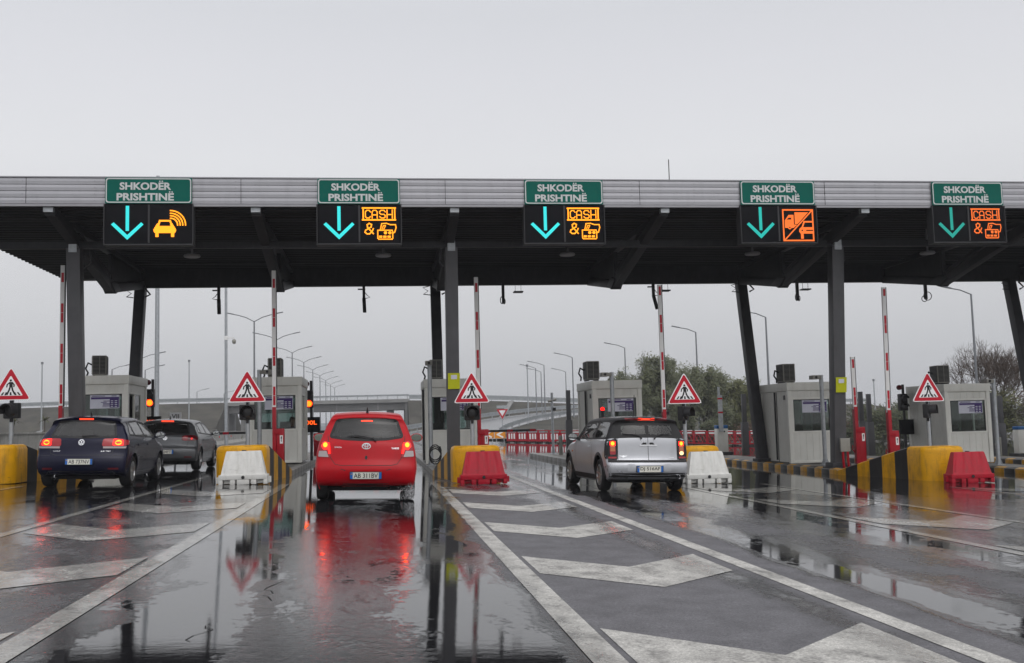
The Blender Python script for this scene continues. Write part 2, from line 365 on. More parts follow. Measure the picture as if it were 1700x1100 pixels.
def setting():
    g = MB(); S = 3000; xs = [-S, -14, 26, S]
    for a, b in zip(xs, xs[1:]):
        g.quad((a, -200, gz(a)-.07), (b, -200, gz(b)-.07), (b, S, gz(b)-.07), (a, S, gz(a)-.07))
    struct('ground', g, M_field)
    r = MB()
    for a, b, y0, y1 in ((-14, 26, -40, 112), (26, 75, -40, 92), (-60, -14, -40, 26), (-11.5, 7.5, 112, 700), (-34, -13.2, 75, 700)):
        r.quad((a, y0, gz(a)), (b, y0, gz(b)), (b, y1, gz(b)), (a, y1, gz(a)))
    struct('road_surface', r, M_road)
    m = MB()
    def q(pts): m.add([(x, y, gz(x)+.004) for x, y in pts], [tuple(range(len(pts)))])
    def line(x, y0, y1, w=.15, wob=.0):
        q([(x-w/2, y0), (x+w/2, y0), (x+w/2, y1), (x-w/2, y1)])
    # lane edges
    for x, y1, w in ((-7.42, 22.6, .15), (-4.33, 27, .15), (-2.08, 23, .19), (1.2, 21.3, .19), (3.28, 27.5, .17), (6.38, 24, .16), (8.55, 22.5, .15), (12.2, 21, .15), (14.9, 21, .15), (17.5, 26, .15), (-10.4, 22, .15)):
        line(x, -6 if abs(x) < 8 else 3, y1, w)
    q([(1.105, 21.3), (1.295, 21.3), (1.22, 23.4), (1.06, 23.4)])
    q([(1.06, 23.4), (1.22, 23.4), (1.38, 24.1), (1.27, 24.3)])
    # chevrons in the splitter areas, points towards the traffic
    def chev(x0, x1, yt, dip, th, e=.09):
        xm = (x0+x1)/2
        q([(x0+e, yt), (x0+e, yt-th), (xm, yt-dip-th), (xm, yt-dip)])
        q([(xm, yt-dip), (xm, yt-dip-th), (x1-e, yt-th), (x1-e, yt)])
    for k in range(-1, 5):
        yt = 6.42+k*3.62
        chev(1.25, 3.15, yt, .86, 1.18); chev(-4.25, -2.13, yt+.28, .92, 1.2); chev(6.45, 8.5, yt+.5, .9, 1.2)
        if k > 0: chev(12.3, 14.8, yt, .9, 1.2); chev(-10.3, -7.5, yt+.2, .9, 1.2)
    m.f = [f for f in m.f if len(f) > 2]; m.m = m.m[:len(m.f)]
    struct('road_marking', m, M_mark)
    # stop lines and far lane lines past the plaza
    k = MB()
    for x in (-3.2, 1.0, 5.0):
        for y in range(120, 300, 12): k.add([(x+a, y+b, gz(x)+.004) for a, b in ((-.1, 0), (.1, 0), (.1, 5), (-.1, 5))], [(0, 1, 2, 3)])
    for x in (-11.2, 7.1): k.add([(x+a, b, gz(x)+.004) for a, b in ((-.1, 113), (.1, 113), (.1, 500), (-.1, 500))], [(0, 1, 2, 3)])
    struct('lane_marking', k, M_mark)
def cracks():
    c = MB(); rr = random.Random(9)
    for x, y, dx, dy, n in ((-1.12, 6.3, .012, .10, 7), (-.80, 7.7, .012, .14, 9), (-3.4, 8.5, .02, .2, 6), (-5.6, 12, .02, .3, 7)):
        pts = []; px, py = x, y
        for i in range(n): pts.append((px, py)); px += dx+rr.gauss(0, .05); py += dy*rr.uniform(.4, 1.4)
        for (a, b), (d, e) in zip(pts, pts[1:]):
            w = rr.uniform(.003, .006); c.add([(a-w, b, gz(a)+.0025), (a+w, b, gz(a)+.0025), (d+w, e, gz(d)+.0025), (d-w, e, gz(d)+.0025)], [(0, 1, 2, 3)])
    struct('road_crack', c, mat('crack', (.006, .006, .006), .7, var=.1))
setting(); cracks()

# ------------------------------------------------------------------ toll islands with kerbs
ISL = [('A', -8.2, .82), ('B', -3.05, .78), ('C', 2.1, .78), ('D', 7.25, .78), ('E', 13.4, 1.06), ('F', 18.9, 1.02), ('G', 24.4, 1.0)]
NOSE = {'A': -8.42, 'B': -3.10, 'C': 2.17, 'D': 7.4, 'E': 13.58, 'G': 24.3}
def islands():
    for n, cx, hw in ISL:
        z0 = gz(cx); t = MB()
        zi = lambda x: gz(x)+.155
        t.add([(cx-hw+.14, 26.0, zi(cx-hw)), (cx+hw-.14, 26.0, zi(cx+hw)), (cx+hw-.14, 44, zi(cx+hw)), (cx-hw+.14, 44, zi(cx-hw))], [(0, 1, 2, 3)])
        struct('traffic_island', t, M_isl)
        k = MB(); y = 26.85; i = 0
        painted = n in 'EFG'
        while y < 44.2:
            ln = .5 if painted else 1.0
            for sx in (-1, 1):
                xo, xi = cx+sx*hw, cx+sx*(hw-.15)
                k.mi = (i % 2)+1 if painted else 0
                a, b = (xo, xi) if xo < xi else (xi, xo)
                g0 = gz(xo)
                gap = .006
                k.prism([(a if sx < 0 else a, g0-.05), (b, g0-.05), (b, g0+(.17 if sx < 0 else .135)), (a, g0+(.135 if sx < 0 else .17))], 'xz', y+gap, y+ln-gap)
            y += ln; i += 1
        g0 = gz(cx); k.mi = 0
        k.bx(cx-hw, cx+hw, 44.2, 44.36, g0-.06, g0+.16)
        struct('kerb', k, [M_kerb, M_yel, M_blk], bevel=.012)
islands()

def crash_nose(cx, hw, label, icx, ihw):
    """yellow bullet-nosed bumper, its tail running down behind it under black and yellow bands"""
    t = thing('crash_cushion', label, 'crash barrier', (cx, 23.35, gz(cx)), group='striped crash cushions at the heads of the islands')
    H = .83; b = MB()
    outer = []
    n = 14
    for i in range(n+1):
        a = math.pi*(i/n); outer.append((-hw*math.cos(a), hw*.62*(1-math.sin(a))))
    body = outer
    def ring(z, ins): return [(x*(1-ins/hw), y+ins*.6, z) for x, y in body]
    r = [ring(0, 0), ring(.06, 0), ring(H-.10, .0), ring(H-.03, .03), ring(H, .09)]
    ye = .95
    vs = []
    for q in r: vs += [(q[0][0], ye, q[0][2])]+q+[(q[-1][0], ye, q[-1][2])]
    k = n+3
    fs = [(j*k+i, j*k+i+1, (j+1)*k+i+1, (j+1)*k+i) for j in range(len(r)-1) for i in range(k-1)]
    fs.append(tuple((len(r)-1)*k+i for i in range(k))); fs.append(tuple(j*k for j in range(len(r)))+tuple(j*k+k-1 for j in reversed(range(len(r)))))
    b.add(vs, fs); b.build('bumper', M_yel, t, smooth=50)
    s = MB(); y = ye; i = 0
    hh = lambda y: H-.02 if y < 1.0 else max(.17, H-.02-(y-1.0)*.265)
    while y < 3.5:
        y1 = min(3.5, y+.43); s.mi = i % 2; 
        F = lambda q, s: s*hw*.995+(icx-cx+s*(ihw+.004)-s*hw*.995)*max(0, min(1, (q-1.0)/2.3)); l0, r0, l1, r1 = F(y, -1), F(y, 1), F(y1, -1), F(y1, 1)
        s.add([(l0, y, -.08), (r0, y, -.08), (r1, y1, -.08), (l1, y1, -.08), (l0, y, hh(y)-.03), (l0+.05, y, hh(y)), (r0-.05, y, hh(y)), (r0, y, hh(y)-.03),
               (l1, y1, hh(y1)-.03), (l1+.05, y1, hh(y1)), (r1-.05, y1, hh(y1)), (r1, y1, hh(y1)-.03)],
              [(0, 4, 8, 3), (4, 5, 9, 8), (5, 6, 10, 9), (6, 7, 11, 10), (7, 1, 2, 11), (0, 1, 7, 6, 5, 4), (3, 8, 9, 10, 11, 2)])
        y = y1; i += 1
    s.build('striped_tail', [M_blk, M_yel], t)
    return t
for key, lab in (('A', 'yellow crash cushion left of the dark blue hatchback, at the left picture edge'),
                 ('B', 'yellow crash cushion behind the white barrier left of the red car'),
                 ('C', 'yellow crash cushion behind the red barrier right of the red car'),
                 ('D', 'yellow crash cushion mostly hidden behind the silver car'),
                 ('E', 'yellow crash cushion with long striped tail behind rightmost red barrier')):
    crash_nose(NOSE[key], .555, lab, *[(c, h) for k, c, h in ISL if k == key][0])

def water_barrier(x, y, rz, m, name, label):
    t = thing(name, label, 'plastic barrier', (x, y, gz(x)), rz, 'plastic road barriers before the islands')
    W, B, H = .52, .20, .72
    b = MB()
    b.bx(-W, W, -.20, .20, .105, .21)                     # foot band over the fork openings
    for x0, x1 in ((-W, -.43), (-.28, -.17), (-.13, .13), (.17, .28), (.43, W)): b.bx(x0, x1, -.20, .20, 0, .106)
    b.bx(-.42, .42, -.12, .12, .02, .1)
    b.build('foot', m, t, bevel=.012)
    u = MB()
    # ribbed tapering upper body
    nb = 33; fr = []; bk = []
    for zi, (z, w, d) in enumerate(((.21, .475, .185), (.25, .465, .165), (.69, .375, .085), (H, .36, .065))):
        rf, rb = [], []
        for i in range(nb):
            s = -1+2*i/(nb-1); rib = (.014 if (i // 2) % 4 == 1 else 0)*(1 if 0 < zi < 3 else 0)
            rf.append((s*w, -d+rib, z)); rb.append((s*w, d-rib, z))
        fr.append(rf); bk.append(rb)
    vs = [p for r in fr for p in r]+[p for r in bk for p in r]; o = 4*nb; fs = []
    for j in range(3):
        for i in range(nb-1):
            fs.append((j*nb+i, j*nb+i+1, (j+1)*nb+i+1, (j+1)*nb+i)); fs.append((o+j*nb+i+1, o+j*nb+i, o+(j+1)*nb+i, o+(j+1)*nb+i+1))
        for i in (0, nb-1): fs.append((j*nb+i, (j+1)*nb+i, o+(j+1)*nb+i, o+j*nb+i))
    for i in range(nb-1): fs.append((3*nb+i, 3*nb+i+1, o+3*nb+i+1, o+3*nb+i))
    u.add(vs, fs)
    for sx in (-1, 1): u.bx(sx*(W+.03)-.03, sx*(W+.03)+.03, -.05, .05, .03, .16)
    u.build('body', m, t, smooth=30)
    c = MB(); c.cyl((0, -.215, .155), (0, -.19, .155), .036, n=14); c.build('drain_plug', M_black, t)
    c = MB(); c.cyl((0, 0, H-.01), (0, 0, H+.018), .05, n=12); c.build('filler_cap', M_black, t)
water_barrier(-8.72, 23.1, 0, M_redpl, 'red_barrier', 'red plastic barrier cut off by the left picture edge')
water_barrier(-2.98, 23.15, 0, M_whpl, 'white_barrier', 'white plastic barrier standing left of the red car')
water_barrier(2.25, 22.95, R(-1), M_redpl, 'red_barrier', 'red plastic barrier between the red car and the silver car')
water_barrier(7.38, 22.9, R(1), M_whpl, 'white_barrier', 'white plastic barrier half hidden by the silver car')
water_barrier(13.70, 22.75, R(-3), M_redpl, 'red_barrier', 'red plastic barrier before the rightmost yellow crash cushion')

# ------------------------------------------------------------------ canopy
GX = [-7.68, -2.92, 1.88, 7.22, 12.58, 17.95, 23.2]
def canopy():
    t = thing('toll_canopy', 'long flat toll plaza canopy with silver ribbed front edge and dark underside', 'canopy', (0, 24.8, 0))
    YF, YB, XL, XR = 0., 11.9, -10.75, 30.
    f = MB()
    n = 4; h = .62/n
    prof = [(0.05, 6.66)]
    for i in range(n):
        z = 6.66+i*h; prof += [(-.023, z+.002), (-.03, z+h*.5), (-.023, z+h-.012), (.006, z+h-.008)]
    prof += [(.05, 7.28)]
    f.prism(prof, 'yz', XL, XR); f.build('fascia', M_silver, t)
    s = MB()
    for x in [XL+.9+1.62*i for i in range(25)]:
        for i in range(n):
            z = 6.66+(i+.5)*h; s.cyl((x, -.034, z), (x, -.026, z), .014, n=6)
    s.build('fascia_rivet', M_flash, t)
    for k in range(9):
        x = XL+2.6+4.9*k; s = MB(); s.bx(x-.006, x+.006, -.033, .0, 6.67, 7.27); s.build('sheet_joint', M_frame, t)
    fl = MB(); fl.bx(XL, XR, -.045, .4, 7.28, 7.31); fl.bx(XL-.02, XL, 0, YB, 6.66, 7.30); fl.bx(XL, XR, -.02, .04, 6.60, 6.655); fl.build('flashing', M_flash, t)
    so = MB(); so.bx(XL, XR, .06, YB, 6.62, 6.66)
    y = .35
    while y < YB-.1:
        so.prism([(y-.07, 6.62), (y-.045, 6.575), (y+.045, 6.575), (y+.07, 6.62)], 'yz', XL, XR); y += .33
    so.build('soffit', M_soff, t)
    ro = MB(); ro.bx(XL, XR, .06, YB, 7.15, 7.27); ro.bx(XL, XR, YB, YB+.05, 6.55, 7.28); ro.build('roof', M_flash, t)
    for y, z0, z1, w, xr in ((2.25, 5.98, 6.16, .16, XR), (9.55, 5.96, 6.56, .22, XR)):
        be = MB(); be.bx(GX[0] if y > 5 else XL+.3, xr, y-w/2, y+w/2, z0, z1); be.build('cross_beam', M_dark, t, bevel=.01)
    for i, x in enumerate(GX):
        g = MB()
        g.bar((x, .3, 6.56), (x, 5.75, 5.42), .24, .26); g.bar((x, 5.62, 5.42), (x, 9.5, 6.05), .24, .26)
        g.bar((x, .2, 6.50), (x, 11.6, 6.50), .22, .16)
        g.bar((x, 5.7, 5.4), (x, 5.7, 6.5), .12, .12, (0, 1, 0)); g.bar((x, 2.4, 6.45), (x, 5.5, 5.72), .12, .12)
        g.prism([(5.2, 5.53), (5.75, 5.28), (6.3, 5.47), (5.75, 5.66)], 'yz', x-.16, x+.16)
        g.prism([(5.72, 5.42), (9.45, 6.0), (9.45, 6.45), (5.72, 6.45)], 'yz', x-.02, x+.02)
        g.build('girder', M_dark, t, bevel=.008)
        c = MB(); c.bx(x-.11, x+.11, .06, .22, 6.48, 6.6); c.build('bracket', M_galv, t)
    for i, x in enumerate((GX[0], GX[2]+.04, GX[4]+.13)):
        zb = gz(x)+.16; c = MB()
        c.bar((x, 2.75, zb), (x, 2.2, 5.98), .335, .335, (0, 1, 0))
        o = c.build('column', M_col, t, bevel=.012)
        c = MB(); c.bx(x-.10, x+.10, 2.02, 2.20, 5.86, 6.14); c.build('cap_plate', M_galv, o)
        c = MB(); c.bx(x-.32, x+.32, 2.42, 3.08, zb-.02, zb+.03); c.bx(x-.27, x+.27, 2.5, 3.0, zb+.03, zb+.15)
        c.build('base_plate', M_dark, o, bevel=.01)
    for i, x in enumerate((GX[0], GX[2], GX[4], 22.7)):
        zb = gz(x)+.16; c = MB()
        c.bar((x, 8.2, zb), (x, 9.5, 6.0), .33, .33, (0, 1, 0)); o = c.build('rear_column', M_dark, t, bevel=.012)
        c = MB(); c.bx(x-.24, x+.24, 7.95, 8.45, zb, zb+.1); c.build('base_plate', M_dark, o)
        c = MB(); c.tube([(x-.2, 9.3, 5.92), (x-.42, 9.3, 5.86), (x-.25, 9.3, 5.75), (x-.40, 9.3, 5.64), (x-.17, 9.2, 5.6)], .018); c.tube([(x+.2, 9.25, 5.9), (x+.36, 9.2, 5.7), (x+.2, 9.2, 5.62)], .03)
        c.build('cable', M_black, o, smooth=60)
    for i, lx in enumerate((-5.45, -.42, 4.65, 10.0, 15.3)):
        l = MB(); l.lathe([(0, 5.86), (.2, 5.86), (.22, 5.89), (.2, 5.93), (.03, 5.95), (.02, 6.6), (0, 6.6)], (lx+.55, 2.9, 0), n=18); l.build('ceiling_lamp', M_flash, t, smooth=40)
    for yy, x0, x1 in ((1.2, -9.5, 28), (4.6, -7.5, 26), (7.9, -7.5, 26)):
        l = MB(); l.cyl((x0, yy, 6.50), (x1, yy, 6.50), .035, n=8); l.build('conduit', M_frame, t, smooth=50)
    for x in (4.75, 9.95, 15.1):
        l = MB(); l.bx(x-.16, x+.16, 9.7, 10.0, 5.74, 5.78); l.cyl((x-.1, 9.85, 5.77), (x-.1, 9.85, 6.6), .008, n=4); l.cyl((x+.1, 9.85, 5.77), (x+.1, 9.85, 6.6), .008, n=4)
        l.build('hanging_lamp', M_frame, t)
    for P in ([(12.92, 2.2, 5.95), (12.95, 2.2, 5.6), (12.86, 2.2, 5.45), (12.78, 2.2, 5.42)], [(1.66, 2.2, 5.95), (1.62, 2.2, 5.6), (1.7, 2.2, 5.45)], [(-7.3, 2.2, 5.95), (-7.27, 2.2, 5.6), (-7.45, 2.2, 5.45)]):
        d = MB(); d.tube(P, .03); d.build('drain_pipe', M_dark, t, smooth=50)
canopy()
a = MB(); a.cyl((7.58, 25.6, 7.25), (7.58, 25.6, 8.05), .012, n=6); a.cyl((7.58, 25.6, 7.25), (7.58, 25.6, 7.33), .04, n=8)
tag(a.build('antenna', M_frame), 'thin rod antenna standing on the canopy roof', 'antenna')

def note(x, z, lean, label):
    b = MB(); h = .42; y = 24.8+2.75-(z-gz(x)-.16)*.55/5.8-.19
    b.prism([(-.16, -h/2), (.15, -h/2), (.16, h/2), (-.16, h/2)], 'xz', -.008, 0)
    o = tag(b.build('notice', M_note, loc=(x+.02, y, z)), label, 'notice', 'yellow notices on the columns'); o.rotation_euler = (R(5.4), 0, 0)
    p = MB(); p.bx(-.08, .08, -.012, -.009, .05, .16); o2 = p.build('printed_slip', M_paper, o)
note(1.92, 2.42, 0, 'yellow notice stuck on the column left of the middle warning triangle')
note(12.71, 2.1, 0, 'yellow notice stuck on the column at the right')
b = MB(); x = 12.75; y = 24.8+2.36; b.bx(x-.13, x+.15, y-.02, y+.06, .25, .62)
cb = tag(b.build('cabinet', M_ac, bevel=.008), 'small grey cabinet on the foot of the right column', 'cabinet')
for s in (-.06, .08):
    b = MB(); b.tube([(s+x, y+.02, .27), (s+x, y+.02, .0), (s+x+.03, y+.05, -.22)], .035, 8); b.build('red_pipe', M_red, cb, smooth=50)

# ------------------------------------------------------------------ direction signs and lane displays
K = 1.98/1265
def direction_sign(cx, label):
    t = thing('direction_sign', label, 'road sign', (cx, 24.71, 6.66), group='green direction signs on the canopy edge')
    def rr(w, h, r):
        p = []
        for sx, sz, a0 in ((1, 1, 0), (-1, 1, 90), (-1, -1, 180), (1, -1, 270)):
            for k in range(5):
                a = R(a0+k*22.5); p.append((sx*(w-r)+r*math.cos(a), .305+sz*(h-r)+r*math.sin(a)))
        return p
    b = MB(); b.prism(rr(.99, .31, .02), 'xz', 0, .03); b.build('board', M_green, t)
    b = MB(); P, Q = rr(.975, .295, .06), rr(.95, .27, .05); n = len(P)
    b.add([(x, -.004, z) for x, z in P]+[(x, -.004, z) for x, z in Q], [(i, (i+1) % n, n+(i+1) % n, n+i) for i in range(n)]); b.build('border', M_letter, t)
    for body, x0, x1, yb, yt, xe in (('SHKODER', 365, 1117, 222, 106, 968), ('PRISHTINE', 322, 1157, 386, 270, 1113)):
        m = MB(); text(m, body, ((x0+x1)/2-788)*K, (425-(yb+yt)/2)*K, -.005, w=(x1-x0)*K, h=(yb-yt)*K, bold=.034); S = Stroke(m, -.005)
        for s in (-18, 18): S.disc((xe+s-788)*K, (425-yt+17)*K, 11.5*K, 10)
        m.build('lettering', M_letter, t)
def lane_display(cx, icon, label, mats):
    t = thing('lane_display', label, 'electronic sign', (cx, 24.72, 5.69), group='lit lane displays hanging under the canopy edge')
    b = MB(); b.bx(-1.0, 1.0, .02, .28, 0, .965); b.build('case', M_panel, t, bevel=.01)
    b = MB()
    b.prism([(-1.02, -.03), (1.02, -.03), (1.02, .95), (1.002, .95), (1.002, -.003), (-1.002, -.003), (-1.002, .95), (-1.02, .95)], 'xz', -.02, .3)
    b.build('frame', M_frame, t)
    b = MB(); b.bx(-.02, .02, .008, .022, .03, .94); b.build('divider', M_frame, t)
    for s in (-.7, .7):
        b = MB(); b.bar((s, .2, .96), (s, .2, 1.2), .05, .05); b.build('hanger', M_dark, t)
    U = lambda x, y: ((x-792)*K, .965-(y-435)*K)
    a = MB(); S = Stroke(a, .008)
    S.line([U(482, 495), U(482, 828)], 50*K)
    S.poly([U(285, 722), U(482, 915), U(482, 990), U(245, 755)]); S.poly([U(682, 722), U(718, 755), U(482, 990), U(482, 915)])
    a.build('arrow', mats[0], t)
    i = MB(); S = Stroke(i, .008)
    if icon == 'car':
        for r in (105, 143, 181, 222):
            S.line([U(1110, 765-r)]+[U(1110+r*math.sin(R(q)), 765-r*math.cos(R(q))) for q in range(10, 91, 10)], 19*K)
        S.line([U(935, 770), U(955, 700), U(1105, 700), U(1130, 770)], 26*K)
        S.line([U(925, 765), U(905, 800)], 40*K); S.line([U(1130, 765), U(1150, 800)], 40*K)
        S.poly([U(915, 780), U(1140, 780), U(1175, 800), U(1195, 840), U(1190, 865), U(1175, 888), U(885, 888), U(868, 868), U(862, 835), U(885, 800)])
        S.poly([U(892, 880), U(938, 880), U(938, 948), U(892, 948)]); S.poly([U(1120, 880), U(1166, 880), U(1166, 948), U(1120, 948)])
        o = i.build('car_symbol', mats[1], t)
        k = MB(); S = Stroke(k, .002)
        for x0, x1 in ((912, 942), (985, 1080), (1128, 1158)): S.poly([U(x0, 825), U(x1, 825), U(x1, 838), U(x0, 838)])
        k.build('symbol_gap', M_panel, o)
    elif icon == 'cash':
        # traced on the second display: its own pixel grid, shifted to the first one's
        V = lambda x, y: U(155+(x-83)*1265/1222, 435+(y-440)*1265/1222)
        def L(pts, w=15): S.line([V(*p) for p in pts], w*K*1.035)
        L([(748, 500), (1235, 500)], 22); L([(748, 680), (1235, 680)], 22); L([(758, 500), (758, 680)], 20); L([(1226, 500), (1226, 680)], 20)
        L([(865, 560), (845, 535), (810, 535), (790, 560), (790, 630), (810, 652), (845, 652), (865, 630)])
        L([(890, 655), (890, 560), (910, 535), (945, 535), (965, 560), (965, 655)]); L([(890, 605), (965, 605)])
        L([(1085, 560), (1065, 535), (1025, 535), (1002, 555), (1002, 580), (1025, 597), (1065, 597), (1085, 615), (1085, 635), (1065, 653), (1025, 653), (1002, 632)])
        L([(1112, 530), (1112, 655)]); L([(1190, 530), (1190, 655)]); L([(1112, 600), (1190, 600)])
        L([(905, 890), (820, 795), (815, 755), (845, 735), (880, 752), (872, 790), (790, 840), (782, 870), (810, 893), (850, 893), (885, 860), (905, 815)], 18)
        L([(970, 840), (1185, 840), (1192, 865), (1192, 960), (1180, 975), (985, 975), (970, 960), (970, 840)], 16)
        for x in (1085, 1150): S.disc(*V(x, 878), 25*K)
        for x in (1012, 1075, 1138): S.poly([V(x-24, 922), V(x+24, 922), V(x+24, 954), V(x-24, 954)])
        L([(1010, 830), (1030, 740), (1100, 735), (1160, 755), (1235, 755), (1243, 800), (1222, 870), (1200, 880)], 16)
        L([(1035, 825), (1055, 770), (1085, 765)], 13); L([(1060, 825), (1085, 775)], 13)
        i.build('payment_symbol', mats[1], t)
    else:
        V = lambda x, y: U(155+(x-112)*1265/1125, 435+(y-452)*1265/1125)
        def L(pts, w=20): S.line([V(*p) for p in pts], w*K*1.12)
        L([(745, 525), (1195, 525), (1195, 975), (745, 975), (745, 525)], 22); L([(755, 970), (1190, 530)], 18)
        S.poly([V(920, 560), V(1130, 560), V(960, 735), V(920, 735)])
        S.poly([V(768, 680), V(830, 598), V(905, 598), V(905, 740), V(955, 745), V(900, 790), V(768, 790)])
        S.disc(*V(838, 785), 30*K)
        L([(1030, 780), (1062, 700), (1190, 700)], 24)
        S.poly([V(1010, 780), V(1190, 780), V(1190, 875), V(1000, 875), V(978, 845), V(985, 805)])
        S.poly([V(1003, 870), V(1045, 870), V(1045, 950), V(1003, 950)])
        o = i.build('truck_and_car_symbol', mats[1], t)
        k = MB(); S = Stroke(k, .0)
        S.poly([V(795, 668), V(828, 640), V(866, 640), V(866, 668)]); S.disc(*V(838, 785), 12*K); S.disc(*V(1025, 828), 13*K); S.poly([V(1085, 820), V(1190, 820), V(1190, 836), V(1085, 836)])
        k.build('symbol_gap', M_panel, o)
SX = [-5.37, -.45, 4.60, 10.16, 15.36]
for x, icon, s, d, mm in ((SX[0], 'car', 'leftmost green direction sign, above the display with a car symbol', 'display with cyan arrow and lit car symbol sending waves', (M_cyan, M_amber)),
                     (SX[1], 'cash', 'green direction sign above the lane of the red car', 'display with bright arrow and cash sign above the red car', (M_cyan, M_amber)),
                     (SX[2], 'cash', 'middle green direction sign, above the lane of the silver car', 'display with cash sign above the silver car, middle of the five', (M_cyan, M_amber)),
                     (SX[3], 'truck', 'green direction sign above the truck and car symbol', 'display with a boxed truck and car symbol cut by a diagonal', (M_cyan2, M_amber2)),
                     (SX[4], 'cash', 'rightmost green direction sign on the canopy edge', 'dim display with red cash sign near the right picture edge', (M_cyan3, M_amber2))):
    direction_sign(x, s); lane_display(x, icon, d, mm)

# ------------------------------------------------------------------ sensors hanging from the rear beam
def sensor(x, kind, label):
    t = thing('hanging_sensor', label, 'sensor', (x, 34.2, 5.98), group='sensors hanging from the rear of the canopy')
    p = MB(); L = .62 if kind == 'tube' else .66
    p.bx(-.045, .045, -.045, .045, -L if kind != 'tube' else -.45, .05); p.build('drop_post', M_dark, t)
    if kind == 'tube':
        c = MB(); c.cyl((0, 0, -.44), (.02 if x < 5 else .1, -.05, -.92), .062, n=12); c.build('antenna_tube', M_black, t, smooth=50)
        c = MB(); c.bx(-.2, .05, -.03, .03, -.16, -.12); c.build('arm', M_dark, t)
        c = MB(); s = -1 if x < -3 else 1
        c.tube([(0, -.04, -.2), (s*.1, -.05, -.34), (s*.2, -.05, -.42), (s*.08, -.05, -.45), (0, -.04, -.43)], .013, 5); c.build('cable', M_black, t, smooth=60)
    else:
        c = MB()
        for k, (cx, cz, r) in enumerate(((-.05, -.56, .12), (.02, -.6, .09)) if x < 17 else ((.04, -.56, .15), (-.1, -.66, .1))):
            c.tube([(cx+r*(.45 if x < 17 else 1)*math.cos(2*math.pi*i/14), -.05-.02*k, cz+r*math.sin(2*math.pi*i/14)) for i in range(15)], .015, 5)
        c.build('cable_loop', M_black, t, smooth=60)
for x, k, l in ((-5.2, 'tube', 'leftmost hanging tube sensor, beside the tall mast'), (-.5, 'tube', 'hanging tube sensor above the red car'), (4.17, 'loop', 'hanging post with coiled cable above the silver car lane'),
                (9.4, 'tube', 'slanted hanging tube sensor left of a raised boom'), (14.6, 'loop', 'hanging post with narrow cable coil left of the right column'), (19.4, 'loop', 'hanging post with wide cable coil at the right')):
    sensor(x, k, l)
